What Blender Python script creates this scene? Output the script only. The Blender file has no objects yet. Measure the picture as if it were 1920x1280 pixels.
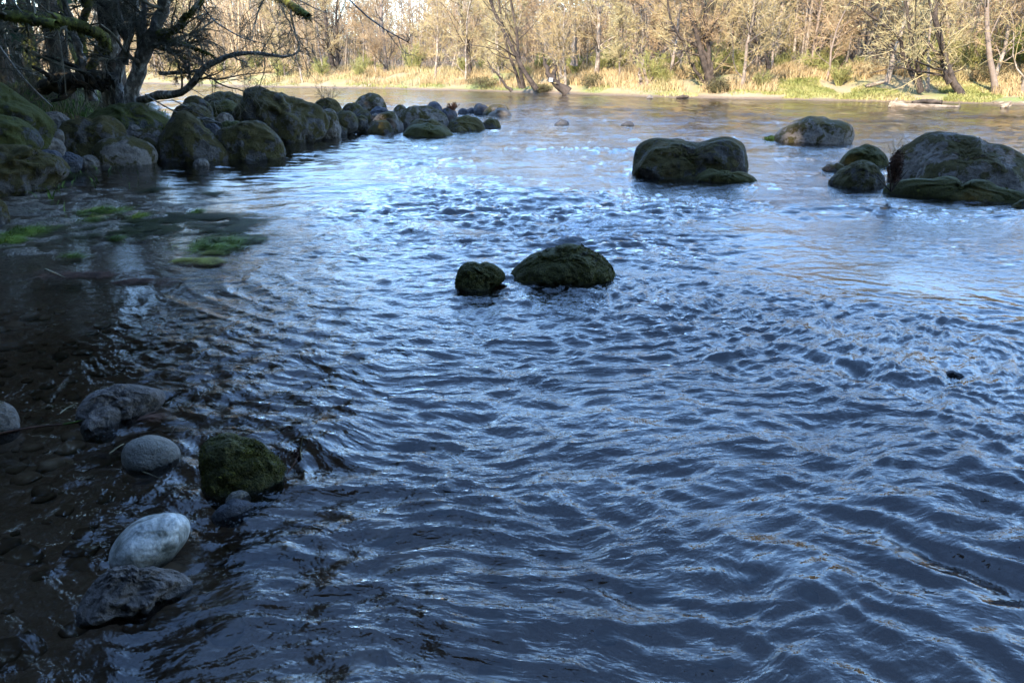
import bpy, bmesh, math, random
import numpy as np
from mathutils import Vector, Matrix
# ------------------------------------------------------------------ camera, world, sun, exposure
SC = bpy.context.scene
C = SC.collection
CAMZ = 1.8; F = 1387.0; PITCH = math.atan(510/F)
cam = bpy.data.cameras.new('camera'); cam.sensor_width = 36; cam.lens = 36*F/1920
cam.clip_start = 0.05; cam.clip_end = 3000
co = bpy.data.objects.new('camera', cam); C.objects.link(co)
co.location = (0, 0, CAMZ); co.rotation_euler = (math.pi/2 - PITCH, 0, 0)
SC.camera = co
SUN_EL = math.radians(36); SUN_AZ = math.radians(205)     # compass bearing of the sun: behind the camera, a little to its left
w = bpy.data.worlds.new('World'); SC.world = w; w.use_nodes = True
nt = w.node_tree; nt.nodes.clear()
sky = nt.nodes.new('ShaderNodeTexSky'); sky.sky_type = 'NISHITA'; sky.sun_disc = False
sky.sun_elevation = SUN_EL; sky.sun_rotation = SUN_AZ; sky.dust_density = 0.05; sky.ozone_density = 5.2; sky.air_density = 1.1
bg = nt.nodes.new('ShaderNodeBackground'); bg.inputs[1].default_value = 0.15
wo = nt.nodes.new('ShaderNodeOutputWorld')
nt.links.new(sky.outputs[0], bg.inputs[0]); nt.links.new(bg.outputs[0], wo.inputs[0])
sl = bpy.data.lights.new('sun', 'SUN'); sl.energy = 2.1; sl.angle = math.radians(0.5); sl.color = (1.0, 0.90, 0.76)
so = bpy.data.objects.new('sun', sl); C.objects.link(so)
sdir = Vector((math.sin(SUN_AZ)*math.cos(SUN_EL), math.cos(SUN_AZ)*math.cos(SUN_EL), math.sin(SUN_EL)))
so.rotation_euler = (-sdir).to_track_quat('-Z', 'Y').to_euler()
so.location = sdir*60
SC.view_settings.view_transform = 'Standard'; SC.view_settings.look = 'None'
SC.view_settings.gamma = 1; SC.view_settings.exposure = 2.8
SC.render.engine = 'CYCLES'
cy = SC.cycles
cy.use_denoising = True; cy.max_bounces = 6; cy.transparent_max_bounces = 12; cy.glossy_bounces = 3; cy.diffuse_bounces = 3
cy.caustics_reflective = False; cy.caustics_refractive = False
# ------------------------------------------------------------------ pixel geometry
FWD = np.array([0, math.cos(PITCH), -math.sin(PITCH)]); UPV = np.array([0, math.sin(PITCH), math.cos(PITCH)]); RT = np.array([1.0, 0, 0])
CAM = np.array([0, 0, CAMZ])
def ray(u, v): return FWD + (u-960)/F*RT + (640-v)/F*UPV
def P(u, v, D):                                   # point on the pixel's ray at ground distance y = D
    r = ray(u, v); return CAM + r*(D/r[1])
def W(u, v, z=0.0):                               # point on the pixel's ray at height z
    r = ray(u, v); return CAM + r*((z-CAMZ)/r[2])
# ------------------------------------------------------------------ numpy noise
def _h(a):
    a = a.astype(np.uint32); a = (a ^ (a >> 16))*np.uint32(0x45d9f3b); a = (a ^ (a >> 16))*np.uint32(0x45d9f3b); return a ^ (a >> 16)
def n2(x, y, s=0):
    xi = np.floor(x); yi = np.floor(y); fx = x-xi; fy = y-yi
    xi = xi.astype(np.int64); yi = yi.astype(np.int64)
    ux = fx*fx*fx*(fx*(fx*6-15)+10); uy = fy*fy*fy*(fy*(fy*6-15)+10)
    def g(i, j, dx, dy):
        h = _h((i*73856093 ^ j*19349663 ^ (s*83492791+12345)) & 0xffffffff)
        a = h.astype(np.float64)*(2*math.pi/4294967296.0)
        return np.cos(a)*dx+np.sin(a)*dy
    a = g(xi, yi, fx, fy); b = g(xi+1, yi, fx-1, fy); c = g(xi, yi+1, fx, fy-1); d = g(xi+1, yi+1, fx-1, fy-1)
    return ((a*(1-ux)+b*ux)*(1-uy)+(c*(1-ux)+d*ux)*uy)*1.5
def n3(p, s=0):
    x, y, z = p[:, 0], p[:, 1], p[:, 2]
    xi = np.floor(x); yi = np.floor(y); zi = np.floor(z); fx = x-xi; fy = y-yi; fz = z-zi
    xi = xi.astype(np.int64); yi = yi.astype(np.int64); zi = zi.astype(np.int64)
    sm = lambda t: t*t*t*(t*(t*6-15)+10)
    ux, uy, uz = sm(fx), sm(fy), sm(fz); out = 0
    for i in (0, 1):
        for j in (0, 1):
            for k in (0, 1):
                h = _h(((xi+i)*73856093 ^ (yi+j)*19349663 ^ (zi+k)*83492791 ^ (s*2654435+99)) & 0xffffffff)
                a = (h & 0xffff).astype(np.float64)*(2*math.pi/65536); c = (h >> 16).astype(np.float64)/32768-1
                q = np.sqrt(1-c*c)
                d = np.cos(a)*q*(fx-i)+np.sin(a)*q*(fy-j)+c*(fz-k)
                out = out + d*(ux if i else 1-ux)*(uy if j else 1-uy)*(uz if k else 1-uz)
    return out*1.6
def sstep(a, b, x):
    t = np.clip((x-a)/(b-a), 0, 1); return t*t*(3-2*t)
# ------------------------------------------------------------------ materials
def mat(name):
    m = bpy.data.materials.new(name); m.use_nodes = True; t = m.node_tree; t.nodes.clear()
    return m, t
def N(t, typ, **kw):
    n = t.nodes.new(typ)
    for k, v in kw.items():
        if k in n.inputs: n.inputs[k].default_value = v
        else: setattr(n, k, v)
    return n
def ramp(t, fac, stops):
    r = t.nodes.new('ShaderNodeValToRGB'); e = r.color_ramp.elements
    while len(e) < len(stops): e.new(0.5)
    for q, (p, c) in zip(e, stops): q.position = p; q.color = (*c, 1) if len(c) == 3 else c
    t.links.new(fac, r.inputs[0]); return r.outputs[0]
def math_(t, op, a, b=None, clamp=False):
    n = t.nodes.new('ShaderNodeMath'); n.operation = op; n.use_clamp = clamp
    for i, q in enumerate((a, b)):
        if q is None: continue
        if isinstance(q, (int, float)): n.inputs[i].default_value = q
        else: t.links.new(q, n.inputs[i])
    return n.outputs[0]
def mixc(t, f, a, b):
    n = t.nodes.new('ShaderNodeMix'); n.data_type = 'RGBA'
    if isinstance(f, (int, float)): n.inputs[0].default_value = f
    else: t.links.new(f, n.inputs[0])
    for i, q in ((6, a), (7, b)):
        if isinstance(q, tuple): n.inputs[i].default_value = (*q, 1)
        else: t.links.new(q, n.inputs[i])
    return n.outputs[2]
def finish(t, col, rough=0.8, bump=None, bs=0.5, bd=0.02, spec=0.5, trans=None):
    b = N(t, 'ShaderNodeBsdfPrincipled'); b.inputs['Specular IOR Level'].default_value = spec
    if isinstance(col, tuple): b.inputs['Base Color'].default_value = (*col, 1)
    else: t.links.new(col, b.inputs['Base Color'])
    if isinstance(rough, (int, float)): b.inputs['Roughness'].default_value = rough
    else: t.links.new(rough, b.inputs['Roughness'])
    if bump is not None:
        n = N(t, 'ShaderNodeBump', Strength=bs, Distance=bd); t.links.new(bump, n.inputs['Height']); t.links.new(n.outputs[0], b.inputs['Normal'])
    o = N(t, 'ShaderNodeOutputMaterial'); t.links.new(b.outputs[0], o.inputs[0])
    return b
def noise(t, vec, scale, detail=4, rough=0.6, dist=0.0, out=0):
    n = N(t, 'ShaderNodeTexNoise', Scale=scale, Detail=detail, Roughness=rough, Distortion=dist)
    if vec is not None: t.links.new(vec, n.inputs['Vector'])
    return n.outputs[out]
def objvec(t):
    tc = N(t, 'ShaderNodeTexCoord'); oi = N(t, 'ShaderNodeObjectInfo')
    v = N(t, 'ShaderNodeVectorMath', operation='ADD'); t.links.new(tc.outputs['Object'], v.inputs[0])
    m = N(t, 'ShaderNodeVectorMath', operation='SCALE'); m.inputs[0].default_value = (37, 91, 53); t.links.new(oi.outputs['Random'], m.inputs['Scale'])
    t.links.new(m.outputs[0], v.inputs[1]); return v.outputs[0], oi.outputs['Random']
def wet(t):                                        # darker, glossier within a few cm of the water surface (wetted stone)
    g = N(t, 'ShaderNodeNewGeometry'); s = N(t, 'ShaderNodeSeparateXYZ'); t.links.new(g.outputs['Position'], s.inputs[0])
    nz = noise(t, g.outputs['Position'], 7, 3)
    a = math_(t, 'ADD', s.outputs[2], math_(t, 'MULTIPLY', math_(t, 'SUBTRACT', nz, 0.5), 0.05))
    mr = N(t, 'ShaderNodeMapRange'); t.links.new(a, mr.inputs[0])
    mr.inputs[1].default_value = 0.0; mr.inputs[2].default_value = 0.035; mr.inputs[3].default_value = 1; mr.inputs[4].default_value = 0
    return mr.outputs[0], g
def rock_mat(name, stone_a, stone_b, moss_a, moss_b, moss, speck=0.0, rough=0.8, wetline=True):
    m, t = mat(name); v, rnd = objvec(t)
    n1 = noise(t, v, 3.2, 8, 0.65); nb = noise(t, v, 22, 6, 0.7); nc = noise(t, v, 90, 3, 0.6)
    st = ramp(t, math_(t, 'ADD', math_(t, 'MULTIPLY', n1, 0.6), math_(t, 'MULTIPLY', nb, 0.4)), [(0.35, stone_a), (0.52, tuple((a+b)/2 for a, b in zip(stone_a, stone_b))), (0.66, stone_b)])
    vo = N(t, 'ShaderNodeTexVoronoi', Scale=9.0); t.links.new(v, vo.inputs['Vector'])
    lich = math_(t, 'MULTIPLY', math_(t, 'LESS_THAN', vo.outputs[0], 0.23), math_(t, 'GREATER_THAN', n1, 0.56))
    st = mixc(t, math_(t, 'MULTIPLY', lich, speck), st, (0.35, 0.36, 0.33))
    mo = ramp(t, noise(t, v, 45, 5, 0.75), [(0.3, moss_a), (0.7, moss_b)])
    mo = mixc(t, math_(t, 'MULTIPLY', noise(t, v, 2.5, 3), 0.75), mo, (moss_a[0]*1.5, moss_a[1]*1.0, moss_a[2]*1.1))
    ge = N(t, 'ShaderNodeNewGeometry'); s = N(t, 'ShaderNodeSeparateXYZ'); t.links.new(ge.outputs['Normal'], s.inputs[0])
    cov = math_(t, 'ADD', math_(t, 'ADD', math_(t, 'MULTIPLY', s.outputs[2], 0.45), math_(t, 'MULTIPLY', math_(t, 'SUBTRACT', n1, 0.5), 3.8)), moss-0.5)
    cov = math_(t, 'ADD', cov, math_(t, 'MULTIPLY', math_(t, 'SUBTRACT', nb, 0.5), 0.8))
    k = math_(t, 'MULTIPLY', cov, 4.0, True)
    col = mixc(t, k, st, mo)
    if wetline:
        wl, _ = wet(t); col = mixc(t, math_(t, 'MULTIPLY', wl, 0.55), col, (0.008, 0.008, 0.007))
        rg = math_(t, 'SUBTRACT', rough, math_(t, 'MULTIPLY', wl, rough-0.3))
    else: rg = rough
    h = math_(t, 'ADD', math_(t, 'MULTIPLY', n1, 0.45), math_(t, 'ADD', math_(t, 'MULTIPLY', nb, 0.75), math_(t, 'MULTIPLY', math_(t, 'MULTIPLY', nc, k), 0.5)))
    finish(t, col, rg, h, 1.0, 0.06, 0.3)
    return m
MG = ((0.024, 0.025, 0.006), (0.125, 0.115, 0.018)); MB = ((0.026, 0.022, 0.006), (0.125, 0.10, 0.016))
M = {}
M['mossy'] = rock_mat('mossy_stone', (0.045, 0.040, 0.034), (0.20, 0.175, 0.15), *MB, 0.66)
M['bright'] = rock_mat('bright_mossy_stone', (0.04, 0.04, 0.038), (0.13, 0.13, 0.12), (0.03, 0.036, 0.007), (0.105, 0.115, 0.018), 0.80)
M['full'] = rock_mat('moss_covered_stone', (0.04, 0.04, 0.035), (0.10, 0.10, 0.09), *MG, 1.1)
M['half'] = rock_mat('half_mossy_stone', (0.09, 0.074, 0.058), (0.34, 0.285, 0.235), *MB, 0.48, 0.35)
M['grey'] = rock_mat('grey_stone', (0.06, 0.05, 0.04), (0.23, 0.195, 0.16), *MB, -0.15, 0.3)
M['dark'] = rock_mat('dark_stone', (0.03, 0.03, 0.034), (0.10, 0.10, 0.11), *MB, -0.2, 0.2)
M['cobble'] = rock_mat('grey_cobble', (0.13, 0.114, 0.09), (0.26, 0.232, 0.19), *MB, -0.9, 0.0, 0.45)
M['brown'] = rock_mat('brown_rough_stone', (0.06, 0.048, 0.04), (0.26, 0.22, 0.19), *MB, -0.25, 0.5)
def pale_mat():
    m, t = mat('pale_blotched_cobble'); v, r = objvec(t)
    n1 = noise(t, v, 9, 8, 0.7, 0.5); nb = noise(t, v, 60, 4, 0.7)
    a = ramp(t, n1, [(0.38, (0.07, 0.07, 0.055)), (0.47, (0.17, 0.165, 0.14)), (0.55, (0.34, 0.33, 0.295)), (0.66, (0.62, 0.60, 0.55))])
    k = math_(t, 'GREATER_THAN', nb, 0.60)
    a = mixc(t, math_(t, 'MULTIPLY', k, 0.55), a, (0.16, 0.19, 0.19))
    wl, g = wet(t); a = mixc(t, math_(t, 'MULTIPLY', wl, 0.9), a, (0.012, 0.013, 0.014))
    finish(t, a, 0.38, nb, 0.25, 0.01, 0.5); return m
M['pale'] = pale_mat()
def simple(name, stops, scale, rough=0.85, bs=0.6, bd=0.02, rndmix=None, stretch=None):
    m, t = mat(name); v, rnd = objvec(t)
    if stretch:
        q = N(t, 'ShaderNodeMapping'); q.inputs['Scale'].default_value = stretch; t.links.new(v, q.inputs['Vector']); v = q.outputs[0]
    n1 = noise(t, v, scale, 6, 0.7)
    col = ramp(t, n1, stops)
    if rndmix: col = mixc(t, math_(t, 'MULTIPLY', rnd, 0.8), col, rndmix)
    finish(t, col, rough, n1, bs, bd, 0.2); return m
M['bark'] = simple('grey_lichen_bark', [(0.36, (0.05, 0.042, 0.032)), (0.52, (0.16, 0.14, 0.115)), (0.62, (0.42, 0.40, 0.35))], 9, stretch=(1, 1, 0.5))
M['mossbark'] = simple('mossy_bark', [(0.38, (0.04, 0.034, 0.018)), (0.5, (0.10, 0.10, 0.022)), (0.66, (0.24, 0.24, 0.045))], 7)
M['twig'] = simple('dark_twig', [(0.4, (0.06, 0.055, 0.035)), (0.65, (0.20, 0.175, 0.125))], 4, bs=0)
M['palelimb'] = simple('pale_limb_bark', [(0.38, (0.06, 0.055, 0.05)), (0.6, (0.26, 0.25, 0.23))], 8)
M['farbark'] = simple('tan_far_bark', [(0.38, (0.12, 0.09, 0.065)), (0.55, (0.30, 0.24, 0.18)), (0.68, (0.50, 0.43, 0.34))], 3, rndmix=(0.22, 0.16, 0.12))  # brown to pale tan bark, tone varied per tree
M['darkbark'] = simple('dark_far_bark', [(0.4, (0.035, 0.026, 0.02)), (0.65, (0.11, 0.08, 0.06))], 3)
M['fartwig'] = simple('tan_bare_twigs', [(0.4, (0.27, 0.18, 0.10)), (0.62, (0.52, 0.38, 0.22))], 0.7, bs=0, rndmix=(0.38, 0.25, 0.13))
M['lichtwig'] = simple('lichen_covered_twigs', [(0.4, (0.30, 0.23, 0.10)), (0.62, (0.56, 0.46, 0.24))], 0.9, bs=0, rndmix=(0.40, 0.28, 0.13))
M['mosslimb'] = simple('golden_moss_limbs', [(0.4, (0.08, 0.07, 0.02)), (0.62, (0.30, 0.26, 0.06))], 2, bs=0.3)
M['needle'] = simple('dark_needles', [(0.4, (0.012, 0.026, 0.012)), (0.65, (0.04, 0.07, 0.025))], 1.2, bs=0)
M['reed'] = simple('dry_reed', [(0.35, (0.27, 0.18, 0.08)), (0.5, (0.42, 0.30, 0.15)), (0.7, (0.29, 0.25, 0.10))], 0.22, bs=0)
M['green'] = simple('spring_grass', [(0.35, (0.15, 0.16, 0.04)), (0.5, (0.27, 0.25, 0.08)), (0.6, (0.38, 0.30, 0.14))], 0.35, bs=0)
M['bush'] = simple('olive_brush', [(0.38, (0.16, 0.13, 0.05)), (0.6, (0.36, 0.34, 0.12))], 0.8, bs=0, rndmix=(0.28, 0.27, 0.08))
M['drift'] = simple('bleached_driftwood', [(0.38, (0.12, 0.085, 0.055)), (0.6, (0.34, 0.26, 0.18))], 4, stretch=(0.4, 1, 1))
M['darkgrass'] = simple('dark_green_grass', [(0.4, (0.05, 0.09, 0.02)), (0.65, (0.16, 0.24, 0.05))], 2, bs=0)  # dark green base colour for undergrowth and the water plant
M['drygrass'] = simple('dry_straw', [(0.4, (0.16, 0.13, 0.07)), (0.65, (0.36, 0.31, 0.19))], 3, bs=0)
M['algae'] = simple('water_grass', [(0.4, (0.06, 0.09, 0.018)), (0.6, (0.22, 0.30, 0.05))], 3, rough=0.5, bs=0)
M['algaedark'] = simple('dark_water_weed', [(0.4, (0.016, 0.022, 0.006)), (0.65, (0.06, 0.065, 0.018))], 3, rough=0.5, bs=0)
M['algaeyel'] = simple('yellow_water_weed', [(0.4, (0.13, 0.11, 0.02)), (0.6, (0.32, 0.30, 0.05))], 3, rough=0.5, bs=0)
M['rust'] = simple('rusty_dead_leaves', [(0.4, (0.035, 0.018, 0.012)), (0.65, (0.12, 0.06, 0.038))], 8, bs=0)
M['mosstuft'] = simple('moss_fronds', [(0.4, (0.024, 0.022, 0.004)), (0.65, (0.12, 0.11, 0.016))], 14, bs=0)
M['mosstuftg'] = simple('bright_moss_fronds', [(0.4, (0.035, 0.055, 0.009)), (0.65, (0.13, 0.19, 0.028))], 14, bs=0)
M['signwhite'] = simple('white_board', [(0.4, (0.42, 0.42, 0.42)), (0.6, (0.5, 0.5, 0.5))], 2, bs=0)
# ------------------------------------------------------------------ mesh helpers
def mesh_np(name, V, F3=None, F4=None, smooth=True):
    me = bpy.data.meshes.new(name)
    V = np.asarray(V, dtype=np.float32)
    n3_ = 0 if F3 is None else len(F3); n4 = 0 if F4 is None else len(F4)
    idx = []; tot = []
    if n3_: idx.append(np.asarray(F3, dtype=np.int32).ravel()); tot.append(np.full(n3_, 3, np.int32))
    if n4: idx.append(np.asarray(F4, dtype=np.int32).ravel()); tot.append(np.full(n4, 4, np.int32))
    idx = np.concatenate(idx); tot = np.concatenate(tot)
    st = np.concatenate(([0], np.cumsum(tot)[:-1])).astype(np.int32)
    me.vertices.add(len(V)); me.vertices.foreach_set('co', V.ravel())
    me.loops.add(len(idx)); me.loops.foreach_set('vertex_index', idx)
    me.polygons.add(len(tot)); me.polygons.foreach_set('loop_start', st); me.polygons.foreach_set('loop_total', tot)
    me.polygons.foreach_set('use_smooth', np.full(len(tot), smooth, dtype=bool))
    me.update(calc_edges=True)
    return me
def link(name, me, m, parent=None, loc=None):
    o = bpy.data.objects.new(name, me); C.objects.link(o)
    if m is not None and len(me.materials) == 0: me.materials.append(m)
    if parent is not None: o.parent = parent
    if loc is not None: o.location = loc
    return o
def tag(o, label=None, cat=None, group=None, kind=None):
    for k, v in (('label', label), ('category', cat), ('group', group), ('kind', kind)):
        if v: o[k] = v
    return o
def empty(name, loc, rz=0, **kw):
    o = bpy.data.objects.new(name, None); C.objects.link(o); o.location = loc; o.rotation_euler = (0, 0, rz); o.empty_display_size = 0.2
    return tag(o, **kw)
def copy_tree(o, loc, rz=0, sc=1, label=None, tilt=(0, 0)):
    c = o.copy(); C.objects.link(c); c.location = loc; c.rotation_euler = (tilt[0], tilt[1], rz); c.scale = (sc, sc, sc) if not isinstance(sc, tuple) else sc
    if label: c['label'] = label
    for ch in o.children:
        d = ch.copy(); C.objects.link(d); d.parent = c
    return c
def tubes(lines, sides=5):
    """lines: list of (pts (n,3), radii (n,)) -> V, F4"""
    Vs = []; Fs = []; off = 0
    byn = {}
    for p, r in lines: byn.setdefault(len(p), []).append((p, r))
    ang = np.arange(sides)*2*math.pi/sides; ca = np.cos(ang); sa = np.sin(ang)
    for n, L in byn.items():
        Pn = np.array([l[0] for l in L], dtype=np.float64); R = np.array([l[1] for l in L], dtype=np.float64)
        T = np.empty_like(Pn); T[:, 1:-1] = Pn[:, 2:]-Pn[:, :-2]; T[:, 0] = Pn[:, 1]-Pn[:, 0]; T[:, -1] = Pn[:, -1]-Pn[:, -2]
        T /= np.linalg.norm(T, axis=2, keepdims=True)+1e-9
        mt = T.mean(axis=1, keepdims=True)
        ref = np.where(np.abs(mt[..., 2:3]) < 0.8*np.linalg.norm(mt, axis=2, keepdims=True), np.array([0, 0, 1.0]), np.array([1.0, 0, 0]))
        A = np.cross(T, np.broadcast_to(ref, T.shape)); A /= np.linalg.norm(A, axis=2, keepdims=True)+1e-9
        B = np.cross(T, A)
        V = Pn[:, :, None, :] + R[:, :, None, None]*(A[:, :, None, :]*ca[None, None, :, None]+B[:, :, None, :]*sa[None, None, :, None])
        m = len(L); Vs.append(V.reshape(-1, 3))
        base = off + (np.arange(m)*n*sides)[:, None, None] + (np.arange(n-1)*sides)[None, :, None] + np.arange(sides)[None, None, :]
        nb = off + (np.arange(m)*n*sides)[:, None, None] + (np.arange(n-1)*sides)[None, :, None] + ((np.arange(sides)+1) % sides)[None, None, :]
        Fs.append(np.stack([base, nb, nb+sides, base+sides], axis=-1).reshape(-1, 4))
        off += m*n*sides
    return np.concatenate(Vs), np.concatenate(Fs)
def resample(pts, n):
    pts = np.asarray(pts, float); d = np.concatenate(([0], np.cumsum(np.linalg.norm(np.diff(pts, axis=0), axis=1))))
    s = np.linspace(0, d[-1], n); out = np.stack([np.interp(s, d, pts[:, k]) for k in range(3)], axis=1)
    return out
def smooth_line(pts, n, it=2):
    q = resample(pts, n)
    for _ in range(it): q[1:-1] = (q[:-2]+2*q[1:-1]+q[2:])/4
    return q
def blades(P0, H, Wd, rng, lean=0.35, segs=2):
    """grass blades as bent strips; P0 (n,3), H (n,), Wd (n,)"""
    n = len(P0); a = rng.uniform(0, 2*math.pi, n); l = rng.uniform(0.1, 1, n)*lean
    dirh = np.stack([np.cos(a), np.sin(a), np.zeros(n)], 1); b = rng.uniform(0, math.pi, n)
    side = np.stack([np.cos(b), np.sin(b), np.zeros(n)], 1)
    p1 = P0+dirh*(H*l*0.35)[:, None]+np.array([0, 0, 1.0])*(H*0.55)[:, None]
    p2 = P0+dirh*(H*l)[:, None]+np.array([0, 0, 1.0])*(H*(1-0.25*l))[:, None]
    V = np.stack([P0-side*Wd[:, None]/2, P0+side*Wd[:, None]/2, p1+side*Wd[:, None]*0.4, p1-side*Wd[:, None]*0.4, p2], 1).reshape(-1, 3)
    i = np.arange(n)*5
    return V, np.stack([i+3, i+2, i+4], 1), np.stack([i, i+1, i+2, i+3], 1)
# ------------------------------------------------------------------ terrain and river
FAR = np.array([(260, 18), (120, 26), (60, 32), *[tuple(W(u, v)[:2]) for u, v in ((1900, 197), (1750, 194), (1640, 192), (1400, 187), (1215, 183), (1100, 178), (1000, 174), (900, 172), (700, 167), (560, 165), (450, 163))], (-52, 108), (-90, 150), (-200, 240)][::-1])
LEFTP = np.array([(-60, -12), (40, -4.0), (3, -2.2), (-1.5, -1.6), (-3.4, 0.2), (-5.2, 3.5), (-7.0, 7), (-8.3, 11), (-9.2, 15), (-8.8, 18), (-9.5, 22), (-13, 30), (-20, 45), (-33, 70), (-60, 105), (-140, 170), (-260, 230)])
def y_far(x): return np.interp(x, FAR[:, 0], FAR[:, 1])
# near-left bank: signed distance outside of water, approximated from x_left(y) and y_near(x)
XL_Y = np.array([-1.6, 0.2, 3.5, 7, 11, 15, 18, 22, 30, 45, 70, 105, 170, 230]); XL_X = np.array([-1.5, -3.2, -4.9, -6.8, -8.3, -9.2, -8.8, -9.8, -13.5, -21, -34, -62, -140, -260])
def ground(x, y):
    xl = np.interp(y, XL_Y, XL_X)
    near = np.maximum(xl-x, (-1.6-0.01*np.abs(x))-y)          # >0 on our bank
    far = (y-y_far(x))*0.94                                     # >0 on the far bank
    w1 = n2(x*0.35, y*0.35, 3)*0.5; w2 = n2(x*1.3, y*1.3, 4)*0.25
    nb = near+w1*1.2+w2
    fb = far+n2(x*0.11, y*0.3, 5)*1.3+n2(x*0.5, y*0.5, 15)*0.9+w2
    hn = np.where(nb > 0, np.minimum(0.02+0.30*nb, 1.0+0.04*nb)+np.minimum(nb, 1.5)*0.10*n2(x*0.9, y*0.9, 6), 0)
    hf = np.where(fb > 0, 0.30*sstep(0, 2.5, fb)+1.15*sstep(1.5, 9, fb)+0.5*sstep(8, 40, fb)+0.06*n2(x*0.6, y*0.6, 7), 0)
    ridge = np.clip(fb-38, 0, 90)*0.12*(0.8+0.2*sstep(-30, 30, x))
    hf = hf+np.where(fb > 0, ridge, 0)
    dw = np.minimum(-nb, -fb)                                  # distance into the water
    bed = -0.04-0.06*np.clip(dw, 0, 1.5)-0.10*np.clip(dw-1.0, 0, 9)
    sh = np.exp(-(((x+5.6)/3.2)**4+((y-9.6)/3.6)**4))            # the muddy shoal on the left
    bed = bed*(1-sh)+sh*(0.004+0.026*n2(x*1.6, y*3.2, 81)+0.014*n2(x*7, y*12, 82))
    sh2 = np.exp(-(((x+2.6)/1.6)**2+((y-3.2)/2.8)**2)); bed = bed*(1-0.65*sh2)-0.17*0.65*sh2
    bed = bed+0.03*n2(x*3, y*3, 8)*np.clip(dw, 0, 1)+0.018*n2(x*7, y*7, 9)*np.clip(dw*2, 0, 1)+0.01*n2(x*16, y*16, 10)*np.clip(dw*2, 0, 1)
    return np.where(nb > 0, hn, np.where(fb > 0, hf, bed))
def graded(lo, hi, c0, c1, step, growth):
    a = [c0]; s = step
    while a[-1] < c1: a.append(a[-1]+step)
    while a[-1] < hi: s *= growth; a.append(a[-1]+s)
    b = [c0]; s = step
    while b[-1] > lo: s *= growth; b.append(b[-1]-s)
    return np.array(b[::-1][:-1]+a)
def grid_mesh(name, xs, ys, zf, skip=None):
    X, Y = np.meshgrid(xs, ys); Z = zf(X, Y); nx = len(xs); ny = len(ys)
    V = np.stack([X, Y, Z], -1).reshape(-1, 3)
    i = (np.arange(ny-1)[:, None]*nx+np.arange(nx-1)[None, :]).ravel()
    Fq = np.stack([i, i+1, i+nx+1, i+nx], 1)
    return mesh_np(name, V, None, Fq), X, Y, Z
xs = graded(-420, 420, -9, 4, 0.05, 1.022); ys = graded(-60, 700, 1.0, 14, 0.05, 1.018)
me, X, Y, Z = grid_mesh('ground', xs, ys, ground)
def ground_mat():
    m, t = mat('river_bank_soil'); g = N(t, 'ShaderNodeNewGeometry'); p = g.outputs['Position']
    s = N(t, 'ShaderNodeSeparateXYZ'); t.links.new(p, s.inputs[0])
    n1 = noise(t, p, 0.5, 6, 0.65); n2_ = noise(t, p, 6, 6, 0.7); nf = noise(t, p, 40, 4, 0.7)
    vo = N(t, 'ShaderNodeTexVoronoi', Scale=13.0, Randomness=1.0); t.links.new(p, vo.inputs['Vector'])
    vo2 = N(t, 'ShaderNodeTexVoronoi', Scale=34.0); t.links.new(p, vo2.inputs['Vector'])
    peb = mixc(t, n2_, (0.05, 0.037, 0.024), (0.20, 0.15, 0.10))
    peb = mixc(t, math_(t, 'MULTIPLY', N2sep(t, vo.outputs['Color']), 0.5), peb, (0.17, 0.14, 0.11))
    mud = ramp(t, nf, [(0.35, (0.045, 0.035, 0.025)), (0.6, (0.14, 0.11, 0.08))])
    bed = mixc(t, ramp(t, n1, [(0.45, (0, 0, 0)), (0.58, (1, 1, 1))]), peb, mud)
    far = ramp(t, noise(t, p, 0.25, 5, 0.6), [(0.38, (0.20, 0.22, 0.07)), (0.5, (0.28, 0.22, 0.11)), (0.62, (0.32, 0.24, 0.14))])
    shore = mixc(t, n2_, (0.10, 0.065, 0.04), (0.27, 0.19, 0.12))
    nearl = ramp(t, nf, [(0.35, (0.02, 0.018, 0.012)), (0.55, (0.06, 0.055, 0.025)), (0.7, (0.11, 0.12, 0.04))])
    def mr(inp, a, b):
        q = N(t, 'ShaderNodeMapRange'); t.links.new(inp, q.inputs[0]); q.inputs[1].default_value = a; q.inputs[2].default_value = b; return q.outputs[0]
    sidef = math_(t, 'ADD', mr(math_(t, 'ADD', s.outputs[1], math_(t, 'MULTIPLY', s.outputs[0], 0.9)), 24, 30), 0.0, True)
    far = mixc(t, mr(s.outputs[2], 1.9, 2.6), far, mixc(t, n2_, (0.14, 0.10, 0.065), (0.27, 0.20, 0.13)))
    shoref = mixc(t, mr(math_(t, 'ADD', s.outputs[2], math_(t, 'MULTIPLY', n2_, 0.12)), 0.14, 0.26), shore, far)
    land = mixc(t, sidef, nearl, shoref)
    col = mixc(t, mr(s.outputs[2], 0.0, 0.05), bed, land)
    wl = mr(s.outputs[2], 0.12, 0.03)
    h = math_(t, 'ADD', math_(t, 'MULTIPLY', math_(t, 'SUBTRACT', 1.0, vo.outputs[0]), 0.8), math_(t, 'ADD', math_(t, 'MULTIPLY', nf, 0.5), math_(t, 'MULTIPLY', math_(t, 'SUBTRACT', 1.0, vo2.outputs[0]), 0.4)))
    rg = math_(t, 'SUBTRACT', 0.9, math_(t, 'MULTIPLY', wl, 0.55))
    finish(t, col, rg, h, 0.9, 0.03, 0.35)
    return m
def N2sep(t, c):
    q = N(t, 'ShaderNodeSeparateColor'); t.links.new(c, q.inputs[0]); return q.outputs[0]
gr = link('ground', me, ground_mat()); tag(gr, 'river bed and both banks under grass and stones', None, None, 'structure')

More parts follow.
